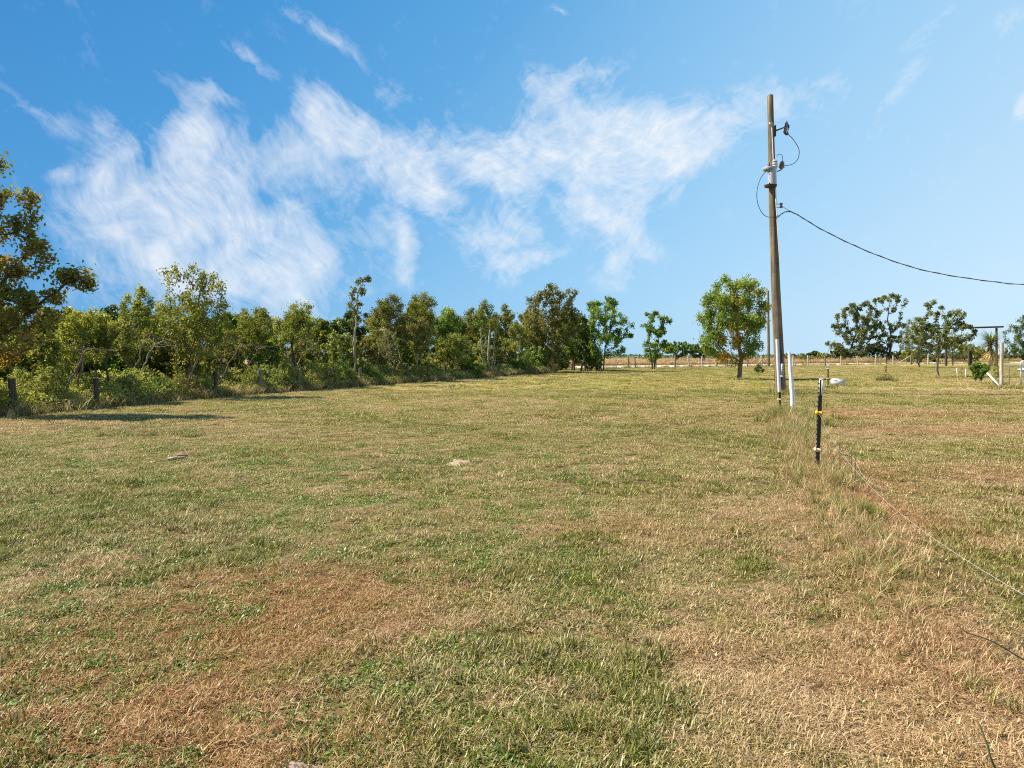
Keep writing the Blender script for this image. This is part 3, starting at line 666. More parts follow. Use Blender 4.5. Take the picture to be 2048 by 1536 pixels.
ORD = ['first', 'second', 'third', 'fourth', 'fifth', 'sixth', 'seventh', 'eighth', 'ninth', 'tenth', 'eleventh', 'twelfth', 'thirteenth', 'fourteenth', 'fifteenth', 'sixteenth', 'seventeenth', 'eighteenth', 'nineteenth', 'twentieth']
LPX = [30, 193, 431, 521, 598, 662.5, 720, 813.5, 854.5, 890, 973.5, 997, 1057]
TONE = {'olive': 'olive', 'yellow': 'yellow-green', 'green': 'mid green', 'brown': 'brownish', 'dark': 'dark green', 'wild': 'pale green'}
SEEN = {}
def fence_ref(what, px):
    if px < 30: w = 'beyond the left picture edge' if px < 0 else 'left of the first left fence post'
    elif px > 1057: w = 'right of the last left fence post'
    else:
        i = max(k for k in range(13) if LPX[k] <= px)
        t = (px - LPX[i]) / (LPX[i + 1] - LPX[i]) if i < 12 else 0
        w = f'behind the {ORD[i]} left fence post' if t < .2 else f'between the {ORD[i]} and {ORD[i + 1]} left fence posts' if t < .8 else f'behind the {ORD[i + 1]} left fence post'
    return what + ' ' + w
def thicket_pos(px, off):
    y = H * F / (edge_py(px) - HZ) + off; return Vector(((px - CX) / F * y, y, 0))
def at_tree(name, label, px, ytop, hwpx, off=None, pos=None, lo=.35, nb=9, skew=0, seed=1, **kw):
    p = pos if pos is not None else thicket_pos(px, off); y = p.y
    h = H + (HZ - ytop) / F * y; hw = hwpx / F * y; rg = np.random.default_rng(seed)
    return make_tree(name, label, p, auto_blobs(h, hw, h * lo, rg, nb, skew * hw), seed=seed, **kw)
def px_tree(name, label, pos, pb, **kw):
    """crown lobes given as (px, py, rx, ry) seen at the tree's own distance; depth radius like the width, spread fore and aft"""
    rg = np.random.default_rng(kw.get('seed', 1)); k = pos.y / F; bl = []
    for px, py, rx, ry in pb:
        q = PV(px, py, pos.y) - pos; bl.append((q.x, rg.uniform(-.5, .5) * rx * k, q.z, rx * k, rx * k * 1.1, ry * k))
    return make_tree(name, label, pos, bl, **kw)

def build_trees():
    # --- big tree leaning in at the left edge
    px_tree('large_tree', 'large russet-green tree leaning in over the left edge of the picture', Vector((-13.6, 16.2, 0)),
            [(-30, 340, 40, 18), (14, 328, 22, 10), (-20, 385, 40, 18), (48, 385, 28, 13), (-30, 430, 50, 18), (35, 430, 34, 10), (80, 432, 18, 6), (-40, 480, 60, 24), (40, 480, 36, 16), (88, 500, 24, 12), (0, 535, 60, 22), (70, 545, 30, 14), (120, 550, 26, 12), (155, 535, 22, 16), (175, 550, 12, 10), (150, 570, 24, 8), (20, 590, 60, 26), (80, 600, 36, 16), (-60, 560, 60, 70), (0, 645, 60, 36), (50, 640, 50, 34), (90, 620, 36, 22), (20, 690, 60, 26), (-90, 430, 50, 90)],
            leaves=5400, leaf=.13, mat='russet', bark='dark', r0=.16, crown_lo=1.6, natt=640, seed=3, step=.20, clump=1.0, sig=.5, twig_leaf_r=.25)
    # --- thicket, front row
    T_ = at_tree; ft = 'thin_tree'; g1 = 'trees of the left thicket'
    T_('sapling', 'dark thin sapling between the first two left fence posts', 95, 660, 42, .9, lo=.45, leaves=1500, leaf=.085, mat='yellow', bark='dark', r0=.035, seed=21, natt=120, group=g1)
    T_('leaning_tree', 'yellow-green tree with several leaning stems beside the second left fence post', 165, 618, 75, 1.6, lo=.38, stems=3, spread=.5, leaves=3000, leaf=.095, mat='yellow', bark='brown', r0=.07, seed=22, natt=230, group=g1)
    T_('forked_tree', 'thin dark forked tree right of the second left fence post', 232, 640, 48, 1.1, lo=.5, stems=2, spread=.3, leaves=1100, leaf=.085, mat='olive', bark='dark', r0=.05, seed=23, natt=130, group=g1, skew=-.4)
    px_tree('tall_open_tree', 'tallest open-crowned multi-stemmed tree of the left thicket, nearest the mown grass', thicket_pos(392, .5),
            [(330, 545, 20, 18), (370, 550, 26, 22), (410, 560, 30, 26), (445, 580, 16, 24), (385, 600, 50, 30), (350, 620, 40, 30), (430, 630, 34, 30), (390, 650, 60, 36), (340, 675, 38, 26), (440, 680, 36, 24), (395, 700, 36, 24)],
            leaves=4200, leaf=.105, mat='olive', bark='brown', r0=.085, stems=5, spread=.5, crown_lo=.7, natt=680, seed=24, group=g1, clump=.6, sig=.5, twig_leaf_r=.45)
    T_('round_tree', 'yellowish tree behind the gap left of the tall open-crowned tree', 275, 572, 58, 3.2, lo=.3, leaves=3600, leaf=.10, mat='yellow', bark='grey', r0=.08, seed=25, natt=230, group=g1)
    T_('wispy_tree', 'wispy olive tree right of the tall open-crowned tree, above the dead limbs', 505, 612, 62, 3.0, lo=.4, leaves=3000, leaf=.095, mat='olive', bark='grey', r0=.07, seed=26, natt=210, group=g1)
    T_('wispy_tree', 'olive tree with a bare dark leader above the grey fallen limbs', 592, 600, 58, 2.2, lo=.42, leaves=2600, leaf=.095, mat='yellow', bark='dark', r0=.07, seed=27, natt=220, group=g1)
    px_tree('slender_tree', 'tall slender tree with pale bare trunk rising above the thicket', thicket_pos(706, .9),
            [(708, 562, 9, 12), (738, 556, 8, 6), (702, 590, 14, 16), (724, 585, 14, 14), (712, 615, 20, 14), (706, 645, 16, 14), (730, 630, 10, 10), (700, 680, 16, 12)],
            leaves=560, leaf=.14, mat='oak', bark='pale', r0=.062, crown_lo=1.7, natt=150, seed=28, group=g1, clump=.8, sig=.36)
    T_('broad_tree', 'broad brownish tree right of the slender pale-trunked tree', 780, 585, 62, 3.0, lo=.3, leaves=4200, leaf=.115, mat='brown', bark='grey', r0=.10, seed=29, natt=280, group=g1)
    T_('broad_tree', 'broad olive-brown tree with a lumpy top left of the dip in the tree line', 845, 580, 55, 3.6, lo=.3, leaves=4200, leaf=.115, mat='olive', bark='grey', r0=.10, seed=30, natt=280, group=g1)
    T_('thin_tree', 'small brown-leaved tree with thin pale trunk by the left fence', 833, 632, 46, .7, lo=.42, leaves=2300, leaf=.10, mat='brown', bark='pale', r0=.06, seed=31, natt=200, group=g1)
    T_('twiggy_tree', 'bare grey twiggy bush-tree below the broad brownish tree', 773, 655, 34, .8, lo=.35, leaves=450, leaf=.09, mat='grey', bark='pale', r0=.06, seed=32, natt=260, stems=3, spread=.4, group=g1)
    T_('rounded_tree', 'mid green round-topped tree in the dip of the tree line', 895, 612, 44, 6.0, lo=.3, leaves=3000, leaf=.13, mat='green', bark='grey', r0=.09, seed=33, natt=200, group=g1)
    T_('rounded_tree', 'green round-topped tree left of the forked pale trunk', 940, 613, 36, 7.0, lo=.3, leaves=2600, leaf=.13, mat='olive', bark='grey', r0=.09, seed=34, natt=190, group=g1)
    T_('pale_trunk_tree', 'tree with forked bare pale trunk and small dark crown in mid thicket', 974, 598, 34, 1.6, lo=.55, stems=2, spread=.22, leaves=1300, leaf=.12, mat='olive', bark='pale', r0=.11, seed=35, natt=170, group=g1)
    T_('low_tree', 'low bright yellow-green tree in front of the mid thicket', 915, 664, 40, 1.2, lo=.3, leaves=2600, leaf=.11, mat='yellow', bark='grey', r0=.06, seed=36, natt=190, stems=2, spread=.4, group=g1)
    T_('low_tree', 'yellow-green low tree just right of the forked pale trunk', 1030, 640, 38, 1.8, lo=.3, leaves=2800, leaf=.12, mat='yellow', bark='grey', r0=.07, seed=37, natt=190, group=g1)
    px_tree('tall_tree', 'tallest brown-green tree at the right end of the thicket', thicket_pos(1092, 1.6),
            [(1100, 590, 26, 20), (1070, 606, 24, 20), (1140, 590, 18, 18), (1128, 620, 34, 24), (1080, 640, 42, 26), (1060, 670, 28, 30), (1110, 670, 36, 30), (1150, 650, 22, 26), (1090, 705, 36, 22)],
            leaves=7000, leaf=.19, mat='brown', bark='grey', r0=.15, crown_lo=1.3, natt=380, seed=38, group=g1, clump=.8, sig=.5, stems=2, spread=.25)
    T_('dark_tree', 'dark evergreen-looking tree between the brown tree and the green multi-stemmed tree', 1148, 622, 40, 5.5, lo=.08, leaves=4200, leaf=.17, mat='dark', bark='dark', r0=.12, seed=39, natt=260, group=g1)
    T_('dark_shrub_tree', 'low dark leafy tree shading the end of the left fence', 1112, 690, 34, 2.8, lo=.05, leaves=2600, leaf=.15, mat='dark', bark='dark', r0=.08, seed=40, natt=180, group=g1)
    px_tree('multi_stem_tree', 'green multi-stemmed tree at the far end of the tree line', Vector((G(1203, 743)[0], G(1203, 743)[1], 0)),
            [(1222, 605, 22, 16), (1185, 612, 18, 14), (1205, 632, 34, 22), (1240, 640, 22, 20), (1185, 660, 26, 22), (1255, 665, 18, 14), (1215, 672, 36, 20), (1190, 700, 14, 16), (1240, 700, 16, 14)],
            leaves=4200, leaf=.21, mat='green', bark='dark', r0=.12, stems=4, spread=.16, crown_lo=1.9, natt=330, seed=41, group=g1, clump=1.0, sig=.45)
    # back rows filling the thicket
    mats = ['olive', 'yellow', 'green', 'olive', 'brown', 'olive', 'dark', 'yellow']
    rg = random.Random(5); i = 0
    for px in list(range(-160, 1150, 62)):
        top = np.interp(px, [-150, 60, 250, 400, 480, 560, 640, 760, 850, 900, 1000, 1060, 1150], [560, 604, 604, 598, 614, 609, 622, 602, 594, 616, 616, 598, 622]) + rg.uniform(-6, 12)
        off = 6.5 + rg.uniform(0, 3.5); y = thicket_pos(px, off).y
        qx = px + rg.uniform(-12, 12)
        T_('thicket_tree', fence_ref(TONE[mats[i % 8]] + ' back-row thicket tree', qx), qx, top, 1.15 * 52 * (20 / y) ** .4, off, lo=.06, nb=12, leaves=2900, leaf=.11 + .0016 * y, mat=mats[i % 8], bark='grey', r0=.08, seed=60 + i, natt=170, group='back row trees of the left thicket'); i += 1
    for px in list(range(-120, 1130, 56)):
        top = np.interp(px, [0, 300, 600, 900, 1120], [668, 668, 668, 672, 690]) + rg.uniform(-12, 12)
        mt = ['olive', 'wild', 'brown', 'green', 'yellow'][i % 5]; qx = px + rg.uniform(-15, 15)
        T_('thicket_understorey', fence_ref(TONE[mt] + ' low bushy young tree', qx), qx, top, 62, 3.0 + rg.uniform(-.4, 1.6), lo=.02, nb=12, leaves=2700, leaf=.10 + .0014 * thicket_pos(px, 3).y, mat=mt, bark='brown', r0=.06, seed=60 + i, natt=150, stems=2, spread=.5, group='understorey of the left thicket', twig_leaf_r=.7); i += 1
    for px in range(-60, 1180, 74):
        top = np.interp(px, [-60, 60, 250, 480, 560, 640, 760, 850, 900, 1000, 1060, 1180], [592, 616, 616, 624, 620, 630, 616, 608, 622, 622, 612, 628]) + rg.uniform(-4, 8); mt = mats[(i * 3) % 8]; qx = px + rg.uniform(-14, 14); off = 12 + rg.uniform(0, 3)
        T_('far_thicket_tree', fence_ref(TONE[mt] + ' rearmost thicket tree', qx) if px != 162 else 'olive rearmost thicket tree showing over the second left fence post', qx, top, 58 * (26 / thicket_pos(px, off).y) ** .3, off, lo=.25, nb=11, leaves=1700, leaf=.15 + .002 * thicket_pos(px, off).y, mat=mt, bark='grey', r0=.09, seed=700 + i, natt=130, group='rearmost trees of the left thicket'); i += 1
    T_('dark_tree', 'dark rounded tree closing the gap right of the tallest brown-green tree', 1162, 624, 32, 1.8, lo=.05, leaves=2600, leaf=.19, mat='dark', bark='dark', r0=.11, seed=143, natt=210, group=g1)
    T_('dark_shrub_tree', 'olive low bush at the foot of the dark rounded tree', 1180, 694, 24, 1.2, lo=.03, leaves=1300, leaf=.16, mat='olive', bark='dark', r0=.06, seed=144, natt=120, group=g1)
    T_('dark_shrub_tree', 'dark leafy low tree just left of the green multi-stemmed tree', 1170, 645, 24, 3.0, lo=.04, leaves=2200, leaf=.2, mat='dark', bark='dark', r0=.09, seed=141, natt=170, group=g1)
    T_('dark_shrub_tree', 'low green bush among the stems of the multi-stemmed tree', 1192, 706, 18, 4.0, lo=.03, leaves=1000, leaf=.17, mat='green', bark='dark', r0=.06, seed=142, natt=110, group=g1)
    # dead limbs
    def dead(px, off, pb, label, seed, bark='pale', r0=.06, natt=90, stems=2, lo=.5):
        p = thicket_pos(px, off); px_tree('dead_tree', label, p, pb, leaves=0, bark=bark, r0=r0 * .75, natt=natt * 2, seed=seed, stems=stems + 1, spread=.7, crown_lo=lo, bend=.22, group='dead limbs in the thicket', step=.12)
    dead(600, .9, [(560, 700, 60, 16), (500, 690, 50, 10), (640, 705, 30, 16), (610, 680, 40, 16)], 'dead tree with long arching grey limbs between the fourth and fifth fence posts', 151)
    dead(440, 1.3, [(480, 690, 40, 12), (520, 695, 40, 10), (400, 680, 30, 16)], 'arching dead limbs right of the tall open-crowned tree', 152, 'brown')
    dead(240, 2.0, [(290, 670, 40, 12), (320, 690, 40, 10), (270, 650, 20, 12)], 'arching dead grey limbs left of the tall open-crowned tree', 153)
    dead(120, 1.4, [(150, 690, 40, 20), (190, 700, 40, 12), (100, 680, 20, 20)], 'dead branching limbs behind the first two left fence posts', 154, 'brown')
    dead(985, 1.0, [(990, 660, 16, 26), (970, 640, 12, 24), (1000, 630, 12, 20)], 'bleached bare branches beside the forked pale trunk', 155, 'pale', .07)
    # --- lone trees
    x, y = G(1305, 738.5)
    px_tree('small_tree', 'small airy tree standing alone just right of the tree line', Vector((x, y, 0)),
            [(1305, 632, 16, 12), (1330, 642, 16, 10), (1295, 655, 16, 12), (1318, 665, 22, 12), (1300, 685, 18, 12), (1290, 695, 12, 8), (1325, 690, 14, 12), (1308, 710, 20, 14)],
            leaves=2300, leaf=.23, mat='green', bark='dark', r0=.14, crown_lo=1.2, natt=230, seed=42, stems=2, spread=.18, clump=.6, sig=.5)
    x, y = G(1478, 759)
    px_tree('shade_tree', 'round-crowned green tree with orange leaves standing alone left of the utility pole', Vector((x, y, 0)),
            [(1455, 570, 26, 16), (1485, 572, 30, 16), (1430, 600, 30, 20), (1470, 605, 44, 24), (1515, 590, 22, 16), (1525, 620, 18, 20), (1415, 640, 24, 18), (1455, 645, 44, 24), (1500, 645, 34, 22), (1425, 675, 28, 18), (1465, 685, 34, 18), (1505, 685, 26, 18), (1420, 702, 18, 10), (1500, 710, 22, 10), (1440, 712, 20, 12)],
            leaves=9500, leaf=.155, mat='autumn', bark='brown', r0=.17, crown_lo=1.05, natt=420, seed=43, clump=.5, sig=.62, twig_leaf_r=.3)
    x, y = G(1518, 752); make_tree('sapling', 'tiny dark sapling on the lawn just left of the utility pole', (x, y, 0), [(0, 0, .62, .22, .22, .28), (-.15, 0, .45, .2, .2, .15), (.15, 0, .4, .2, .2, .15)], leaves=260, leaf=.12, mat='dark', bark='dark', r0=.02, natt=40, seed=44, cat='sapling')
    def far(name, label, px, base_py, pb, **kw):
        x, y = G(px, base_py); return px_tree(name, label, Vector((x, y, ground_z(y))), pb, **kw)
    far('low_round_tree', 'low spreading green tree beyond the road left of the shade tree', 1358, 727.5, [(1358, 692, 32, 10), (1340, 700, 20, 10), (1380, 700, 20, 10)], leaves=2600, leaf=.33, mat='green', bark='grey', r0=.22, natt=170, seed=45, crown_lo=1.5, stems=2, spread=.5)
    far('low_round_tree', 'dull green low tree beyond the road, half hidden by the shade tree', 1408, 727, [(1405, 698, 26, 12), (1425, 706, 18, 8), (1390, 706, 16, 10)], leaves=2000, leaf=.33, mat='dark', bark='grey', r0=.2, natt=150, seed=46, crown_lo=1.5)
    far('open_tree', 'left of the two tall trees beyond the road at right, dense below', 1703, 725, [(1705, 612, 16, 10), (1735, 612, 14, 12), (1690, 630, 18, 12), (1720, 640, 26, 14), (1680, 660, 18, 14), (1712, 670, 28, 18), (1735, 655, 18, 14), (1664, 690, 14, 14), (1690, 700, 28, 16), (1722, 700, 24, 16)], leaves=4600, leaf=.42, mat='oak', bark='dark', r0=.28, natt=360, seed=47, crown_lo=2.2, clump=1.2, sig=.42)
    far('open_tree', 'airy tree with visible dark limbs, right of the two tall trees beyond the road', 1776, 725, [(1775, 594, 22, 8), (1795, 600, 14, 10), (1757, 602, 14, 8), (1752, 625, 16, 10), (1790, 625, 12, 12), (1770, 650, 24, 12), (1800, 650, 14, 10), (1760, 672, 20, 12), (1785, 680, 24, 14), (1748, 692, 20, 12), (1810, 604, 12, 4)], leaves=2600, leaf=.42, mat='oak', bark='dark', r0=.27, natt=300, seed=48, crown_lo=3.6, clump=1.4, sig=.36, twig_leaf_r=.3)
    far('dark_shrub', 'dark low shrub beneath the two tall trees beyond the road', 1748, 724.8, [(1740, 702, 16, 12), (1760, 698, 16, 14), (1772, 708, 14, 9)], leaves=1700, leaf=.3, mat='dark', bark='dark', r0=.12, natt=110, seed=49, crown_lo=.5, cat='shrub')
    x, y = G(1878, 754)
    px_tree('yard_tree', 'spreading tree with layered limbs and leaning trunk on the right lawn', Vector((x, y, 0)),
            [(1877, 606, 8, 12), (1858, 604, 7, 6), (1880, 630, 22, 10), (1850, 640, 16, 8), (1910, 628, 20, 8), (1900, 650, 34, 8), (1855, 662, 30, 8), (1930, 655, 24, 5), (1945, 668, 12, 5), (1880, 672, 50, 8), (1835, 680, 24, 8), (1910, 682, 34, 8), (1860, 692, 36, 6), (1832, 648, 14, 8)],
            leaves=3600, leaf=.17, mat='oak', bark='grey', r0=.105, crown_lo=1.7, natt=330, seed=50, lean=(-.12, 0), clump=1.0, sig=.36, twig_leaf_r=.3)
    x, y = G(1841, 735)
    px_tree('feathery_tree', 'feathery olive tree behind the leaning yard tree', Vector((x, y, 0)), [(1830, 650, 20, 16), (1815, 675, 20, 18), (1845, 680, 22, 18), (1812, 695, 16, 12), (1855, 700, 20, 10)], leaves=2400, leaf=.17, mat='oak', bark='grey', r0=.10, natt=180, seed=51, crown_lo=1.2, stems=3, spread=.3)
    x, y = G(1905, 731)
    px_tree('low_tree', 'low leafy tree under the ranch entrance beam', Vector((x, y, 0)), [(1905, 690, 30, 12), (1930, 695, 24, 12), (1950, 700, 18, 10)], leaves=2200, leaf=.2, mat='olive', bark='dark', r0=.12, natt=150, seed=52, crown_lo=1.2)
    x, y = G(2052, 738)
    px_tree('edge_tree', 'dense dark green tree cut off by the right edge', Vector((x, y, 0)), [(2055, 645, 26, 14), (2040, 660, 22, 14), (2065, 680, 36, 22), (2030, 685, 18, 12), (2045, 700, 30, 12)], leaves=4200, leaf=.17, mat='dark', bark='dark', r0=.16, natt=260, seed=53, crown_lo=1.3)
    x, y = G(1957, 766)
    px_tree('citrus_shrub', 'glossy dark green rounded shrub with yellowish tips on the right lawn', Vector((x, y, 0)), [(1957, 738, 15, 12), (1948, 732, 10, 8), (1968, 735, 10, 8), (1957, 750, 10, 8)], leaves=1300, leaf=.11, mat='green', bark='dark', r0=.03, natt=200, seed=54, crown_lo=.25, stems=3, spread=.3, cat='shrub', step=.07)
    x, y = G(1993, 764)
    make_tree('climbing_shrub', 'straggly upright shrub growing against the pale corner post', (x, y, 0), [(-.05, 0, .35, .16, .12, .35), (-.15, 0, .75, .14, .12, .35), (.0, 0, 1.0, .12, .12, .2)], leaves=220, leaf=.07, mat='wild', bark='dark', r0=.02, natt=60, seed=55, stems=3, spread=.2, cat='shrub', step=.07)
    # distant field bushes
    far('bare_bush', 'dead brush heap in the dry field right of the white pipe', 1608, 726, [(1606, 712, 14, 7), (1595, 716, 12, 5), (1620, 716, 10, 4)], leaves=260, leaf=.3, mat='brown', bark='brown', r0=.14, natt=160, seed=56, crown_lo=.6, stems=4, spread=.6, cat='shrub')
    far('field_bush', 'low olive bush in the dry field right of the white pipe', 1628, 724, [(1625, 716, 14, 6), (1640, 718, 10, 4)], leaves=900, leaf=.35, mat='grey', bark='brown', r0=.1, natt=90, seed=57, crown_lo=.4, stems=3, spread=.5, cat='shrub')
    far('field_tree', 'small round tree on the far horizon right of the white pipe', 1627, 722.4, [(1630, 706, 9, 4), (1620, 709, 7, 3)], leaves=700, leaf=.55, mat='dark', bark='dark', r0=.2, natt=70, seed=58, crown_lo=1.5)
    for i, (px, bp, top, w, mt, nm) in enumerate(((1672, 724.6, 706, 16, 'dark', 'dark low bush under the left tall tree beyond the road'), (1800, 724.6, 706, 18, 'brown', 'reddish-brown bush between the tall trees and the diagonal braces'), (1818, 727, 700, 10, 'yellow', 'pale green cane clump behind the corner post with braces'), (1836, 727, 702, 11, 'wild', 'pale straw-green cane clump right of the corner post with braces'),
            (1868, 726, 704, 16, 'oak', 'olive bush behind the trunk of the leaning yard tree'), (1925, 724.5, 700, 22, 'oak', 'olive hedge bush beyond the road under the crossbeam'), (1952, 725.5, 698, 18, 'olive', 'rounded hedge bush left of the palm-like yucca beyond the road'), (2018, 724, 702, 22, 'oak', 'low hedge bush beyond the road at the far right'), (1450, 724.5, 712, 16, 'brown', 'low brown scrub beyond the road behind the shade tree trunk'), (1575, 723.5, 713, 14, 'brown', 'low brown scrub beyond the road right of the utility pole'), (1648, 723.5, 712, 14, 'wild', 'pale scrub beyond the road left of the two tall trees'))):
        top -= 7; w *= 1.25
        far('hedge_bush', nm, px, bp, [(px, (top + 722) / 2, w, (722 - top) / 2), (px - w * .7, (top + 724) / 2 + 3, w * .6, 6), (px + w * .7, (top + 724) / 2 + 3, w * .6, 6)], leaves=900, leaf=.42, mat=mt, bark='brown', r0=.08, natt=90, seed=400 + i, crown_lo=.3, stems=4, spread=.5, cat='bush', group='bushes beyond the road', twig_leaf_r=1.1)
    # yucca-like palm with a dry skirt
    x, y = G(1981, 733); root = thing('palm_yucca', 'spiky palm-like yucca with dry straw skirt beside the entrance post', 'yucca', (x, y, 0)); k = y / F
    mb = MB().tube([(0, 0, -.05), (.05, 0, 1.0), (0, 0, 2.9)], [.22, .18, .14], 8); mb.build('trunk', BARK['brown'], root)
    rg2 = np.random.default_rng(8)
    for nm, n, z0, el0, el1, L, mt in (('frond_crown', 420, 3.0, -30, 62, 2.1, 'oak'), ('dry_skirt', 240, 2.3, -80, -40, 1.9, 'straw')):
        V, Fq, tn = [], [], []
        for i in range(n):
            a = rg2.uniform(0, 6.283); e = math.radians(rg2.uniform(el0, el1)); d = np.array([math.cos(a) * math.cos(e), math.sin(a) * math.cos(e), math.sin(e)]); s = np.array([-math.sin(a), math.cos(a), 0]); p = np.array([0, 0, z0 + rg2.uniform(-.3, .2)]); ln = L * rg2.uniform(.7, 1.1); o = len(V)
            for q in range(4):
                u = q / 3; w = .045 * (1 - u * .9); V += [p + s * w, p - s * w]; p = p + d * ln / 3; d = d + np.array([0, 0, -.16]); d /= np.linalg.norm(d)
            for q in range(3): Fq.append((o + 2 * q, o + 2 * q + 1, o + 2 * q + 3, o + 2 * q + 2)); tn.append(rg2.random())
        V = np.array(V); V[:, 2] = np.maximum(V[:, 2], .05)
        link(nm, np_mesh(nm, V, Fq, {'tone': tn}), LEAF[mt], root)
scatter_edges()
build_trees()

def build_shrubs():
    """leafy weeds and brambles in a row along the left fence: four kinds, copied one by one"""
    kinds = []
    for k, (mt, h, hw, lv, lf) in enumerate((('wild', .85, .75, 1500, .055), ('yellow', .65, .80, 1500, .05), ('green', 1.05, .8, 1500, .06), ('straw', .5, .7, 900, .05), ('wild', 1.25, .7, 1600, .06))):
        rg = np.random.default_rng(300 + k)
        kinds.append(make_tree('weed_shrub', 'x', (0, -50, 0), auto_blobs(h, hw, .05, rg, 9, dome=False), leaves=lv, leaf=lf, mat=mt, bark='brown', r0=.018, stems=6, spread=.5, crown_lo=.1, natt=150, seed=300 + k, cat='shrub', step=.07, group='weedy shrubs along the left fence', trunk_name='stems', twig_leaf_r=1.1))
    used = [False] * 5; rg = random.Random(12)
    LBL = ['pale green leafy weed shrub', 'low yellow-green weed shrub', 'dark green bramble shrub', 'dry straw-coloured weed clump', 'tall pale green weed shrub']
    px = -90.0; had = set()
    while px < 1120:
        ks = [k for k in (0, 1, 2, 3, 4, 0, 1) if fence_ref(LBL[k], px) not in had]
        if not ks:
            px += 4; continue
        k = rg.choice(ks); r = kinds[k]; had.add(fence_ref(LBL[k], px))
        p = thicket_pos(px, rg.choice([.25, .35, .9, 1.3, 1.9])); sc = rg.uniform(.7, 1.1) * (1 + .006 * p.y)
        if used[k]:
            c = r.copy(); COL.objects.link(c)
            for ch in r.children:
                d = ch.copy(); COL.objects.link(d); d.parent = c
            r = c
        used[k] = True; r.location = p; r.rotation_euler = (0, 0, rg.uniform(0, 6.28)); r.scale = (sc, sc, sc * rg.uniform(.8, 1.1)); r['label'] = fence_ref(LBL[k], px)
        px += 430.0 / p.y * rg.uniform(1.0, 1.6)
    for k in range(5):
        if not used[k]:
            for ch in list(kinds[k].children): bpy.data.objects.remove(ch)
            bpy.data.objects.remove(kinds[k])
build_shrubs()

def build_far_woods():
    """the dark belt of woods at the far edge of the dry field, one mass"""
    rg = np.random.default_rng(77); n = 16000; t = rg.random(n); x = -300 + 1500 * t; y = 1150 + rg.uniform(-40, 60, n)
    top = 6.0 + 4.5 * fbm(x * .02, x * 0) + 1.8 * fbm(x * .15, x * 0 + 3); z = np.array([ground_z(v) for v in y]) + top * rg.random(n) ** .7
    v, f, tn = leaf_quads(np.stack([x, y, z], 1), 3.6, rg, rg.random(n)); tag(link('distant_woods', np_mesh('distant_woods', v, f, {'tone': tn}), LEAF['dark']), 'dark belt of distant woods on the horizon', 'woods', kind='stuff')
build_far_woods()

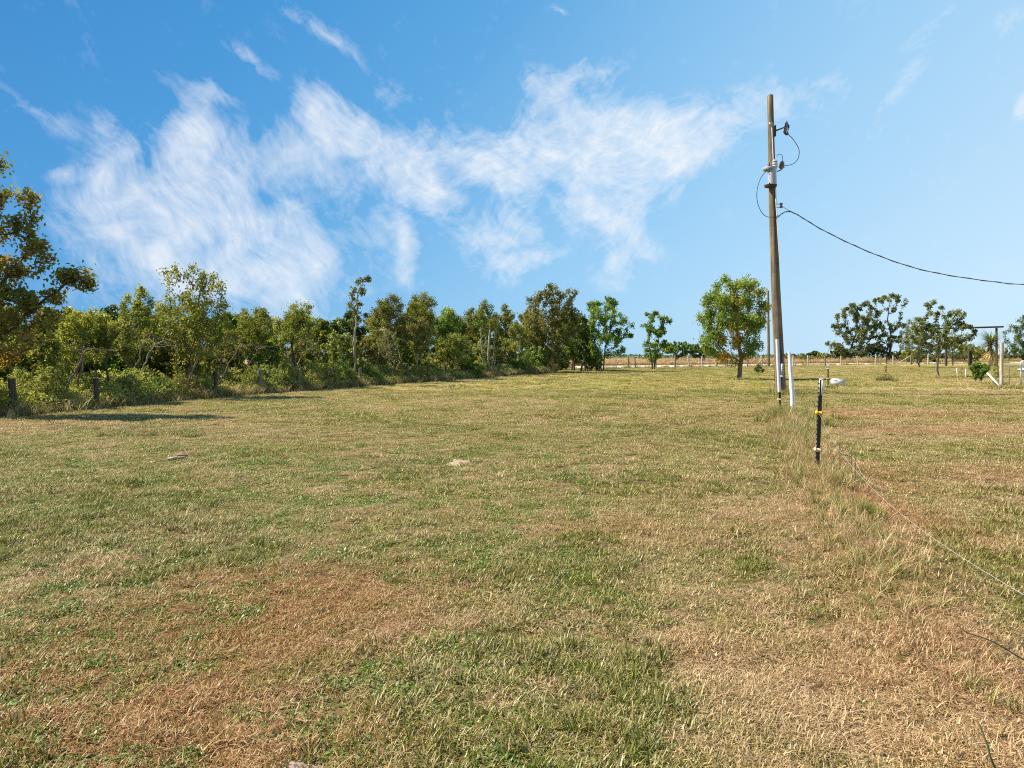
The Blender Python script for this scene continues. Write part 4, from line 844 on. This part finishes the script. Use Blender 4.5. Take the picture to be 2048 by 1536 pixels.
# ------------------------------------------------------------------ utility pole with its fittings
def build_pole():
    x, y = G(1562, 788); base = Vector((x, y, 0)); k = y / F
    root = thing('utility_pole', 'tall weathered wooden utility pole with grey transformer, leaning slightly left', 'utility pole', base)
    def q(px, py, dy=0.0): return PV(px, py, y + dy)
    axis = lambda py: 1540.5 + (1562 - 1540.5) * (py - 190) / (788 - 190) - 3.2 * math.sin(math.pi * (py - 190) / 598)   # a slight bow
    pys = [190, 191.5, 230, 290, 350, 420, 500, 580, 660, 730, 788, 796]
    rad = [4.4, 5.6, 5.9, 6.3, 6.8, 7.4, 8.0, 8.6, 9.3, 9.8, 10.2, 10.3]
    mb = MB(); pts = [q(axis(p), p) for p in pys]; mb.tube(pts, [r * k for r in rad], 16); mb.build('pole_shaft', M_POLE, root, base)
    R = lambda py: float(np.interp(py, pys, rad)) * k
    fr = lambda py, dx=0.0: q(axis(py) + dx, py) + Vector((0, -R(py) - .012, 0))
    # ground moulding running down the front
    mb = MB(); mb.tube([fr(py, dx) for py, dx in ((250, -1), (318, .5), (345, 1.5), (400, 3.2), (470, 5.0), (520, 6.5))], .016, 6); mb.build('conduit', M_WHITE, root, base)
    mb = MB(); mb.box(fr(250, -2.5), (.13, .03, .10), bev=.006); mb.build('conduit_clamp', M_GALV, root, base)
    # fused cutout on its arm
    mb = MB(); mb.tube([q(1549, 262), q(1558, 259), q(1568, 255)], [.035, .028, .022], 8); mb.box(q(1550, 262), (.05, .12, .42), bev=.01); arm = mb.build('cutout_arm', M_STEELD, root, base)
    mb = MB(); pts = [q(1573.6, 245) + (q(1569.6, 266) - q(1573.6, 245)) * t for t in np.linspace(0, 1, 9)]; mb.tube(pts, [.035, .07, .045, .075, .05, .075, .05, .07, .05], 10)
    cut = mb.build('fuse_cutout', M_PORC, root, base)
    mb = MB(); mb.tube([q(1573.5, 249), q(1577.5, 251), q(1577, 256)], .032, 8); mb.tube([q(1577, 255), q(1575.2, 266)], .018, 8); mb.tube([q(1569.5, 265), q(1573, 268.5), q(1576, 267)], .05, 8); mb.tube([q(1573.6, 246), q(1573.8, 242)], .02, 6); mb.build('fuse_tube', M_STEELD, cut)
    bpy.data.objects['fuse_tube'].location = -base if cut.parent else (0, 0, 0)
    mb = MB(); mb.tube(smooth_path([q(1575, 268), q(1583, 275), q(1592, 287), q(1598, 300), q(1597, 315), q(1590, 325), q(1580, 330), q(1566, 331)], 5), .013, 5); mb.build('jumper_wire', M_CABLE, root, base)
    # arrester
    mb = MB(); a, b = q(1565, 322), q(1562.5, 338); mb.tube([a + (b - a) * t for t in np.linspace(0, 1, 9)], [.03, .06, .09, .06, .11, .07, .12, .08, .05], 12); mb.build('arrester', M_PORC, root, base)
    mb = MB(); mb.tube([q(1554, 343), q(1563, 339.5)], .022, 6); mb.build('arrester_bracket', M_STEELD, root, base)
    mb = MB(); mb.tube(smooth_path([q(1553.5, 313), q(1557, 309), q(1562, 309), q(1565, 314), q(1565.2, 323)], 4), .010, 5); mb.build('arrester_lead', M_CABLE, root, base)
    # transformer: can, lid, base plate, bushing, lugs
    tx = lambda py: axis(py) + .3
    mb = MB(); mb.tube([q(tx(370), 370, -.30), q(tx(340), 338, -.30)], [.155, .155], 20); tank = mb.build('transformer_tank', M_TANK, root, base)
    mb = MB(); c = q(tx(336) - 4.5, 338, -.22)
    mb.tube([c + Vector((0, 0, -.04)), c, c + Vector((0, 0, .05)), c + Vector((0, 0, .08))], [.245, .26, .25, .14], 22); mb.build('transformer_lid', M_TANK, root, base)
    c = q(tx(372) - 3.5, 372, -.22); mb = MB(); mb.tube([c + Vector((0, 0, -.035)), c + Vector((0, 0, .035))], [.215, .235], 22); mb.build('transformer_base_plate', M_ARCH, root, base)
    c = q(1549.5, 327, -.28); mb = MB(); mb.tube([c + Vector((0, 0, h_ * .30 - .16)) for h_ in (0, .15, .3, .45, .6, .8, 1)], [.085, .11, .08, .11, .08, .10, .05], 14); mb.build('bushing', M_TANK, root, base)
    c = q(1537.5, 331, -.2); mb = MB(); mb.tube([c + Vector((0, 0, -.06)), c, c + Vector((0, 0, .12))], [.08, .06, .02], 10); mb.build('bushing', M_STEELD, root, base)
    for py in (343, 348, 366):
        mb = MB(); mb.box(q(1540.5, py, -.36), (.10, .07, .06), bev=.01); mb.build('terminal_lug', M_STEELD, root, base)
    mb = MB(); mb.tube(smooth_path([q(1534, 341, -.2), q(1524, 352, -.2), q(1517, 368, -.2), q(1513.5, 388, -.2), q(1516, 408, -.2), q(1523, 424, -.2), q(1533, 433, -.2), q(1545, 434, -.22), q(1557, 430, -.1)], 5), .013, 5); mb.build('drop_wire', M_CABLE, root, base)
    # spool insulator
    mb = MB(); c = q(1562.5, 411); mb.tube([c + Vector((0, 0, h_)) for h_ in (-.09, -.05, 0, .05, .09)], [.055, .06, .035, .06, .055], 12); sp = mb.build('spool_insulator', M_PORC, root, base)
    mb = MB(); mb.tube([q(1551, 408.5), q(1562.5, 408)], .014, 6); mb.tube([q(1551, 414.5), q(1562.5, 414.5)], .014, 6); mb.build('spool_bracket', M_STEELD, root, base)
    for px, py in ((1541.5, 413.5), (1536, 261)):
        mb = MB(); mb.tube([q(px, py), q(px + 6, py)], .014, 6); mb.build('through_bolt', M_STEELD, root, base)
    # number tag: a strip of small embossed plates
    f = lambda px, py: q(px, py) + Vector((0, -R(py) - .004, 0))
    mb = MB(); mb.box(f(1560.3, 739), (.085, .012, .44), bev=.003); tg = mb.build('number_strip', M_TAG, root, base)
    for i, (w_, h_) in enumerate(((.040, .030), (.034, .046), (.042, .026), (.036, .044), (.040, .034))):     # worn dark marks, too faint to read
        mb = MB(); mb.box(f(1560.3, 739) + Vector((rnd.uniform(-.008, .008), -.0085, .17 - .085 * i)), (w_, .003, h_)); mb.build('worn_mark', M_BLACK, tg, base)
    mb = MB(); mb.box(f(1559.5, 752.5), (.12, .012, .06), bev=.004); mb.build('number_plate', M_WHITE, root, base)
    # service cable to the right
    sc = [q(1549, 440, -.2), q(1557, 433, -.15), q(1566, 426), q(1575, 423), q(1584, 424.5), q(1600, 432.5), q(1640, 457), q(1700, 487), q(1760, 512.5), q(1830, 536), q(1900, 551), q(1980, 562.5), q(2048, 569), q(2200, 572), q(2500, 545), q(3000, 430)]
    pth = smooth_path(sc, 6); mb = MB(); mb.tube(pth, .017, 6)
    o = mb.build('service_cable', M_CABLE, None, pth[0]); tag(o, 'black twisted service cable sagging from the utility pole to the right', 'cable')
    tw = []
    for i, p in enumerate(pth): tw.append(p + Vector((0, math.sin(i * 1.3) * .022, math.cos(i * 1.3) * .022)))
    mb = MB(); mb.tube(tw, .011, 5); mb.build('neutral_strand', M_CABLEG, o, pth[0])
    mb = MB(); mb.tube([q(1564, 412), q(1572, 418), q(1584, 424)], .010, 5); mb.build('messenger_tie', M_CABLEG, o, pth[0])
    # second pole, far behind
    x2, y2 = G(1537, 733.5); b2 = Vector((x2, y2, 0)); mb = MB()
    mb.tube([PV(1537.5, 740, y2), PV(1537, 680, y2), PV(1536.3, 620, y2), PV(1536, 582, y2), PV(1536, 581, y2)], [.17, .16, .14, .125, .09], 12)
    tag(mb.build('utility_pole', M_POLE, None, b2), 'distant thin wooden pole half hidden behind the round-crowned tree', 'utility pole')
build_pole()

# ------------------------------------------------------------------ steel T-posts with insulators, wires, pipes
def t_post(px, base_py, px_top, top_py, label, clips, cap=None, w=.050):
    x, y = G(px, base_py); base = Vector((x, y, 0)); top = PV(px_top, top_py, y); ax = top - base; L = ax.length
    root = thing('steel_fence_post', label, 'fence post', base, 'black steel fence posts'); zz = ax.normalized(); xx = (Vector((1, 0, 0)) - zz * zz.x).normalized(); Mx = Matrix((xx, zz.cross(xx), zz)).transposed()
    mb = MB(); h = L + .25
    mb.box((0, 0, 0), (w, .006, h)); mb.box((0, .003 + w * .42, 0), (.007, w * .84, h))
    mb.v = [Mx @ (Vector(v) + Vector((0, 0, h / 2 - .25))) for v in mb.v]
    sh = mb.build('post_shaft', M_TPOST, root, smooth=False)
    mb = MB(); n = int(L / .055)
    for i in range(2, n): mb.box((-w * .5 - .004, -.004, i * .055), (.014, .012, .018))
    mb.v = [Mx @ Vector(v) for v in mb.v]; tag(mb.build('stud_row', M_TPOST, sh, smooth=False), kind='stuff')
    if cap:
        mb = MB(); mb.box((w * .36, -.006, L - cap / 2), (w * .5, .010, cap), bev=.003); mb.box((0, -.006, L - .012), (w * 1.1, .012, .028), bev=.006); mb.box((-w * .42, -.006, L - cap / 2), (w * .22, .010, cap), bev=.003)
        mb.v = [Mx @ Vector(v) for v in mb.v]; mb.build('white_tip', M_WHITE, root)
    for py, mt in clips:
        t = (base_py - py) / (base_py - top_py) * L; mb = MB()
        mb.box((.0, -.014, t), (w * 1.5, .028, .042), bev=.006); mb.box((-w * 1.0, -.02, t + .004), (w * .8, .034, .052), bev=.008); mb.box((.012, -.026, t), (.012, .012, .036), bev=.003)
        mb.v = [Mx @ Vector(v) for v in mb.v]; mb.build('insulator_clip', mt, root)
    return root, base, ax
t_post(1634, 961, 1642, 757, 'black steel T-post with yellow clips and white tip, nearest in the foreground', [(826, M_YEL), (900, M_CREAM), (938, M_YEL), (950, M_YEL)], cap=.20, w=.043)
r2, b2, a2 = t_post(1561, 825, 1556, 690, 'black steel T-post wearing a tall grey plastic sleeve in front of the utility pole', [(799, M_CREAM), (820, M_YEL)])
mb = MB(); y2_ = b2.y; pt = [PV(1558.5, 784, y2_), PV(1556, 730, y2_), PV(1554, 678, y2_)]; mb.tube([p + Vector((0, -.01, 0)) for p in pt], .042, 14); mb.build('plastic_sleeve', M_SLEEVE, r2, b2)
t_post(1551, 779, 1549, 728, 'thin black T-post just left of the utility pole, behind it', [(742, M_CREAM), (766, M_CREAM)])
t_post(1656, 776, 1656.5, 727, 'black steel T-post with pale tip standing beside the white foam box', [(737.5, M_CREAM), (757.5, M_CREAM), (771, M_CREAM)], cap=.22)
t_post(1771.5, 760, 1773, 709, 'black steel T-post rising from a green grass tuft on the right lawn', [(729.5, M_CREAM), (747, M_CREAM)])
x, y = G(1587, 838); mb = MB(); pt = [PV(1587, 842, y), PV(1584.5, 790, y), PV(1581, 740, y), PV(1579, 712, y), PV(1578.3, 703, y)]; mb.tube(pt, [.052, .05, .045, .038, .026], 16)
o = mb.build('white_pipe', M_WHITE, None, (x, y, 0)); tag(o, 'white plastic pipe leaning upright in the grass right of the utility pole', 'pipe')

def build_wires():
    P1 = PV(1637, 827, 8.05); fy = lambda t: (FENCE_P.x + FENCE_D.x * t - .03, FENCE_P.y + FENCE_D.y * t)
    x2, y2 = G(1561, 825); a = PV(1560, 800, y2 - .04)
    pts = [a, PV(1575, 801, 15.2), PV(1592, 808, 13.0), PV(1615, 818, 10.2), P1] + [Vector((.872 + .348 * y_ , y_, .795 - .215 * (1 - ((y_ - 4.9) / 3.17) ** 2) * (1 if y_ > 4.9 else 1) - (.0 if y_ > 4.9 else 0))) for y_ in (7.2, 6.3, 5.4, 4.5, 3.6, 2.8, 2.1, 1.5)]
    mb = MB(); mb.tube(smooth_path(pts, 5), .0008, 5); tag(mb.build('fence_wire', M_WIRE, None, P1), 'white polywire sagging from the foreground T-post to the lower right corner', 'wire', 'electric fence wires')
    g = lambda px, py: Vector((*G(px, py), .02))
    pts = [PV(1637, 900, 8.05), g(1700, 965) + Vector((0, 0, .30)), g(1730, 985) + Vector((0, 0, .14)), g(1790, 992), g(1850, 1001), g(1930, 1004), g(2048, 1000), g(2200, 1000)]
    mb = MB(); mb.tube(smooth_path(pts, 5), .0015, 4); tag(mb.build('fence_wire', M_WIRE, None, pts[0]), 'slack white wire drooping from the middle clip onto the right lawn', 'wire', 'electric fence wires')
build_wires()

# ------------------------------------------------------------------ wooden fences
ORD = ['first', 'second', 'third', 'fourth', 'fifth', 'sixth', 'seventh', 'eighth', 'ninth', 'tenth', 'eleventh', 'twelfth', 'thirteenth', 'fourteenth', 'fifteenth', 'sixteenth', 'seventeenth', 'eighteenth', 'nineteenth', 'twentieth']
def wood_post(name, px, base, top, r, mat, label, group, lean=0.0, cut=.02, n=10, seed=0):
    rg = random.Random(seed); b = Vector(base); mb = MB(); pts, rs = [], []
    hgt = top
    for i in range(6):
        t = i / 5; pts.append(Vector((lean * hgt * t + rg.uniform(-.008, .008), rg.uniform(-.01, .01), -.15 + (hgt + .15) * t))); rs.append(r * (1.06 - .12 * t) * rg.uniform(.94, 1.06))
    pts.append(pts[-1] + Vector((0, 0, .012))); rs.append(rs[-1] * .7)
    mb.tube(pts, rs, n); mb.v = [tuple(Vector(v) + b) for v in mb.v]
    for i in range(len(mb.v) - 2 * n, len(mb.v)):
        v = mb.v[i]; mb.v[i] = (v[0], v[1], v[2] + (v[0] - b.x) * rg.uniform(-.05, .25))
    return tag(mb.build(name, mat, None, b), label, 'fence post', group)
LP = [(30, 757, -.10, .085, M_POSTD, 'dark leaning'), (193, 756, -.03, .075, M_POSTD, 'dark split'), (431, 742, .0, .07, M_POSTD, 'dark weathered'), (521, 740, -.02, .085, M_POST, 'grey thick'), (598, 740, .0, .07, M_POST, 'pale grey'), (662.5, 737, .01, .075, M_POST, 'grey weathered'), (720, 736, .0, .07, M_POST, 'grey weathered'), (813.5, 727, .0, .07, M_POSTD, 'thin dark'), (854.5, 730, .0, .08, M_POSTD, 'dark stout'), (890, 732, .02, .07, M_POSTD, 'dark half-hidden'), (973.5, 728, .0, .11, M_POSTD, 'thick dark'), (997, 729, .0, .07, M_POSTD, 'thin dark'), (1057, 727, .0, .08, M_POSTD, 'thin dark')]
tops = []
for i, (px, tp, ln, r, mt, adj) in enumerate(LP):
    p = thicket_pos(px, -.12); h = H + (HZ - tp) / F * p.y
    wood_post('wooden_fence_post', px, p, h, r, mt, f'{adj} wooden post, {ORD[i]} of the left fence counted from the left edge', 'wooden posts of the left fence', ln, seed=i)
    tops.append((p, h))
for lvl, nm in ((.88, 'upper'), (.55, 'lower')):
    pts = []
    p0 = thicket_pos(-260, -.12); pts.append(p0 + Vector((0, 0, .8 * lvl)))
    for i, (p, h) in enumerate(tops):
        if i: pts.append((pts[-1] + p + Vector((0, 0, h * lvl))) / 2 + Vector((0, 0, -.02)))
        pts.append(p + Vector((0, -.09, h * lvl)))
    mb = MB(); mb.tube(smooth_path(pts, 3), .004, 4); tag(mb.build('barbed_wire', M_BARB, None, p0), f'{nm} rusty wire strand strung along the wooden posts of the left fence', 'wire', 'wires of the left fence')

# roadside fence
FP = [1258, 1271, 1312, 1350, 1378, 1405, 1432, 1459, 1495, 1524, 1555, 1586, 1617, 1650, 1683, 1716, 1751, 1787, 1838, 1856]
A, B = G(1260, 736.6), G(1800, 729.6)
def road_fence(px):
    # intersection of the view ray with the fence line
    k = (px - CX) / F; dx, dy = B[0] - A[0], B[1] - A[1]; t = (k * A[1] - A[0]) / (dx - k * dy); return Vector((A[0] + dx * t, A[1] + dy * t, 0))
rl = random.Random(4)
for i, px in enumerate(FP):
    p = road_fence(px); thin = i < 3
    wood_post('roadside_fence_post', px, p, (1.25 + rl.uniform(-.08, .16)), .075 if thin else .10, M_POST if thin or i % 5 == 3 else M_POSTL, f'pale wooden post, {ORD[i]} of the roadside fence counted from the left', 'posts of the roadside fence', rl.uniform(-.09, .05), seed=40 + i, n=8)
for lvl in (.45, .8, 1.12):
    mb = MB(); mb.tube([road_fence(px) + Vector((0, -.1, lvl)) for px in range(1200, 1861, 30)], .006, 4); tag(mb.build('fence_wire', M_BARB, None, road_fence(1200)), {.45: 'lowest', .8: 'middle', 1.12: 'top'}[lvl] + ' wire strand of the roadside fence', 'wire', 'wires of the roadside fence')
def brace(px0, py0, px1, py1, label, r=.075, mat=M_POSTL, y=None):
    c = road_fence((px0 + px1) / 2).y if y is None else y; a, b = PV(px0, py0, c), PV(px1, py1, c); a.z = max(a.z, .02)
    mb = MB(); mb.tube([a, (a + b) / 2 + Vector((0, 0, -.01)), b], [r, r * .95, r * .9], 8); tag(mb.build('fence_brace', mat, None, a), label, 'fence brace', 'diagonal fence braces')
brace(1793, 728.2, 1821, 711.5, 'long pale diagonal brace left of the corner post near the yard tree')
brace(1834.5, 728, 1822, 711.5, 'short white diagonal brace right of the corner post near the yard tree')
brace(1512, 731.0, 1523.5, 719, 'pale diagonal brace behind the shade tree trunk', .06)
wood_post('corner_post', 1822, road_fence(1822), 1.4, .13, M_POST, 'reddish grey corner post between two diagonal braces by the road', 'posts of the roadside fence', seed=90)

# ------------------------------------------------------------------ things on the right lawn
def build_right():
    # ranch entrance: dark pipe frame
    y = 88.0; xa = lambda px: (px - CX) / F * y
    root = thing('ranch_entrance', 'tall dark pipe ranch entrance with one long crossbeam at right', 'gateway', (xa(1945), y, 0)); b = root.location.copy()
    mb = MB(); mb.tube([PV(1872, 657.5, y), PV(1940, 655.5, y), PV(2006.5, 653.5, y)], .12, 10); mb.build('crossbeam', M_ARCH, root, b)
    for px in (1892, 1993):
        mb = MB(); mb.tube([Vector((xa(px), y, -.2)), PV(px, 656, y)], [.16, .14], 10); mb.build('gate_post', M_ARCH, root, b)
    for px in (1907, 1911):
        p = Vector((xa(px), y - 3, 0)); wood_post('gate_side_post', px, p, 2.0, .13, M_POSTD, ('left' if px == 1907 else 'right') + ' of two short dark posts under the ranch entrance beam', 'dark gate posts', seed=px)
    p = Vector((xa(2023), y - 4, 0)); wood_post('wooden_post', 2023, p, 1.75, .15, M_POST, 'short thick brown post by the road at the far right', None, seed=9)
    # corner post of the yard
    p = Vector((*G(2003, 771), 0)); h = H + (HZ - 685) / F * p.y
    wood_post('yard_corner_post', 2003, p, h, .085, M_POSTL, 'tall pale lichen-spotted wooden post near the right edge', None, .01, seed=3)
    a, c = PV(1975, 746, p.y - .1), PV(2000.5, 777, p.y - .9); c.z = .0
    d = (c - a); mb = MB(); mb.box((0, 0, 0), (.10, .045, d.length), bev=.006); Mx = d.to_track_quat('Z', 'Y').to_matrix(); mb.v = [tuple(Mx @ Vector(v) + (a + c) / 2) for v in mb.v]
    tag(mb.build('white_brace_board', M_WHITE, None, (c.x, c.y, 0)), 'white painted board leaning diagonally beside the pale corner post', 'board')
    yy = p.y; root = thing('pipe_gate', 'white pipe gate frame at the right edge of the picture', 'gate', (PV(2043, 770, yy).x, yy, 0)); b = root.location.copy()
    mb = MB(); mb.tube([PV(2006, 730.5, yy), PV(2043, 730, yy), PV(2100, 729, yy)], .028, 8); mb.build('top_rail', M_WHITE, root, b)
    mb = MB(); mb.tube([PV(2041.5, 770, yy), PV(2043.5, 722, yy)], .036, 8); mb.tube([PV(2043.5, 722.5, yy), PV(2052, 722, yy)], .030, 8); mb.build('upright', M_WHITE, root, b)
    mb = MB(); mb.tube([PV(2098, 770, yy), PV(2099, 722, yy)], .036, 8); mb.build('upright', M_WHITE, root, b)
    q = Vector((*G(2019, 776), 0)); wood_post('thin_stake', 2018, q, H + (HZ - 732) / F * q.y, .022, M_POST, 'thin grey stake between the pale corner post and the white gate', None, -.03, seed=5, n=6)
    # hull
    hy = yy + 2.2; hb = Vector((PV(2075, 750, hy).x, hy, 0)); V, Fq = [], []
    st = 9; k = 8
    for i in range(st):
        u = i / (st - 1); xx = PV(2034, 742, hy).x + u * 2.1; w = .48 * math.sin(min(1, u * 1.6) * math.pi / 2) ** .8 + .01; hh = .06 + .32 * min(1, u * 2.2) ** .7
        for j in range(k):
            th = math.pi * j / (k - 1); V.append((xx, hy + w * math.cos(th), .62 - hh * .42 * math.sin(th) * 1.6 + .10 * (1 - u)))
        for j in range(k):
            th = math.pi * j / (k - 1); V.append((xx, hy + w * .94 * math.cos(th), .66 + .16 * min(1, u * 2) * math.sin(th) + .10 * (1 - u)))
    n2 = 2 * k
    for i in range(st - 1):
        for j in range(k - 1):
            for o in (0, k): Fq.append((i * n2 + o + j, i * n2 + o + j + 1, (i + 1) * n2 + o + j + 1, (i + 1) * n2 + o + j))
        for o in (0, k - 1): Fq.append((i * n2 + o, (i + 1) * n2 + o, (i + 1) * n2 + o + k, i * n2 + o + k))
    root = thing('small_boat', 'grey pointed boat-like hull behind the white gate at the right edge', 'boat', hb)
    me = np_mesh('hull', np.array(V) - np.array(hb), Fq, smooth=True); link('hull', me, M_HULL, root)
    for dx in (-.2, .9):
        mb = MB(); mb.box((hb.x + dx, hy, .21), (.12, .7, .52), bev=.01); mb.build('support_block', M_POSTD, root, hb)
    # white stakes round a planted stick
    for i, (p0, b0, p1, t1) in enumerate(((1916, 755.5, 1913, 737), (1930.5, 757.5, 1931.5, 738))):
        q = Vector((*G(p0, b0), 0)); tp = PV(p1, t1, q.y); mb = MB(); mb.tube([q - Vector((0, 0, .1)), tp], [.024, .022], 8)
        tag(mb.build('white_stake', M_WHITE, None, q), ('left' if i == 0 else 'right') + ' of two short white stakes around a planted stick on the right lawn', 'stake', 'white stakes')
    q = Vector((*G(1925.5, 754), 0)); make_tree('planted_stick', 'thin bare planted sapling between the two white stakes', q, [(0, 0, .55, .06, .06, .16)], leaves=14, leaf=.06, mat='olive', bark='brown', r0=.014, natt=14, seed=71, cat='sapling', crown_lo=.42, step=.06)
    # foam box
    q = Vector((*G(1679, 772.5), 0)); k = q.y / F; w, h, dp = 23.5 * k, 12.5 * k, .36; b = q + Vector((0, dp / 2, 0)); Mx = Matrix.Rotation(math.radians(-14), 3, 'Z')
    root = thing('foam_box', 'white foam ice box with dark holes lying on the right lawn', 'box', b + Vector((0, 0, .03)))
    root.rotation_euler = (0, math.radians(2.5), math.radians(-14))
    mb = MB(); t = .035
    mb.box((0, -dp / 2, h / 2), (w, t, h), bev=.008); mb.box((0, dp / 2, h / 2), (w, t, h), bev=.008); mb.box((-w / 2 + t / 2, 0, h / 2), (t, dp - t - .004, h - .004), bev=.008); mb.box((w / 2 - t / 2, 0, h / 2), (t, dp - t - .004, h - .004), bev=.008); mb.box((0, 0, .02), (w - .01, dp - .01, .03))
    mb.build('box_body', M_FOAM, root)
    mb = MB(); mb.box((.03, .0, h + .012), (w * 1.03, dp * 1.06, .03), Matrix.Rotation(.05, 3, 'Y'), bev=.008); mb.build('box_lid', M_FOAM, root)
    for dx, sz in ((-.17, .05), (-.09, .06)):
        mb = MB(); mb.box((dx, -dp / 2 - t / 2 - .001, h * .78), (sz, .006, .045), Matrix.Rotation(.4, 3, 'Y'), bev=.002); mb.build('hole_shade', M_BLACK, root)  # flat black plates on the front face paint the shade inside the holes
build_right()

# ------------------------------------------------------------------ small things lying on the lawn
def mound(name, px, py, rx, ry, h, mat, label, cat, seed):
    x, y = G(px, py); rg = np.random.default_rng(seed); n, m = 22, 7; V = [(0, 0, h)]; Fc = []
    for j in range(1, m):
        for i in range(n):
            a = 2 * math.pi * i / n; t = j / (m - 1); e = 1 + .3 * math.sin(a * 3 + seed) + .15 * math.sin(a * 7)
            V.append((rx * t * e * math.cos(a), ry * t * e * math.sin(a), h * (1 - t ** 1.6) * rg.uniform(.6, 1.25) - .012 * t))
    me = bpy.data.meshes.new(name); f = [(0, 1 + i, 1 + (i + 1) % n) for i in range(n)]
    for j in range(m - 2):
        for i in range(n): f.append((1 + j * n + i, 1 + (j + 1) * n + i, 1 + (j + 1) * n + (i + 1) % n, 1 + j * n + (i + 1) % n))
    me.from_pydata(V, [], f); me.polygons.foreach_set('use_smooth', [True] * len(f)); me.update()
    return tag(link(name, me, mat, None, (x, y, float(lawn_z(x, y)) + .006)), label, cat)
mound('dirt_mound', 920, 926, .24, .30, .035, M_DIRT, 'pale sandy mound of bare dirt in the middle of the lawn', 'dirt mound', 2)
mound('dirt_mound', 935, 1170, .045, .06, .03, plain('red_clay', (.13, .065, .035), .95, 0, .2, 30, .6), 'small reddish clay mound in the foreground grass', 'dirt mound', 5)
mound('flat_stone', 590, 1543, .12, .06, .028, M_STONE, 'pinkish flat stone at the bottom edge of the picture', 'stone', 7)
x, y = G(352, 920); root = thing('broken_board', 'broken brown board scrap lying on the grass at left', 'board', (x, y, float(lawn_z(x, y)) + .015)); root.rotation_euler = (.04, -.05, .25); root.scale = (.9, .9, .7)
MB().box((0, 0, .02), (.26, .11, .028), bev=.004).build('plank_piece', M_BOARD, root)
MB().box((.07, .10, .045), (.16, .07, .03), Matrix.Rotation(.3, 3, 'Y') @ Matrix.Rotation(.4, 3, 'Z'), bev=.004).build('splinter', M_BOARD, root)
MB().box((-.02, -.03, .04), (.10, .05, .012), Matrix.Rotation(.3, 3, 'Z'), bev=.002).build('pale_chip', M_POSTL, root)

# dark weed stalks leaning in at the lower right
M_STALK = plain('weed_stalk', (.085, .10, .035), .7, 0, .25, 30)
def stalk(pts, label, r, seed):
    P = smooth_path([Vector(p) for p in pts], 6); mb = MB(); n = len(P); mb.tube(P, [r * (1 - .6 * i / n) for i in range(n)], 5)
    o = mb.build('weed_stalk', M_STALK, None, P[0]); tag(o, label, 'weed', 'dark weed stalks'); return o
stalk([(1.62, 2.02, -.02), PV(1995, 1545, 2.02), PV(1975, 1490, 2.03), PV(1958, 1447, 2.05)], 'stiff upright dark weed stalk in the lower right corner', .0045, 1)
stalk([(2.35, 2.75, -.02), PV(2090, 1345, 2.72), PV(2048, 1320, 2.72), PV(1985, 1283, 2.74), PV(1935, 1265, 2.76), PV(1912, 1247, 2.78)], 'arching dark weed stalk entering from the right edge', .0045, 2)
for i, (px, pb, pt) in enumerate(((1681, 985, 885), (1705, 1000, 900), (1712, 985, 905))):
    x, y = G(px, pb); stalk([(x, y, -.02), PV(px - 1, (pb + pt) / 2, y), PV(px - 2, pt, y)], ['left', 'middle', 'right'][i] + ' of three thin upright weed stalks right of the foreground T-post', .006, i)
print('tris', sum(len(o.data.polygons) * 2 for o in bpy.data.objects if o.type == 'MESH'), 'objects', len(scene.objects))
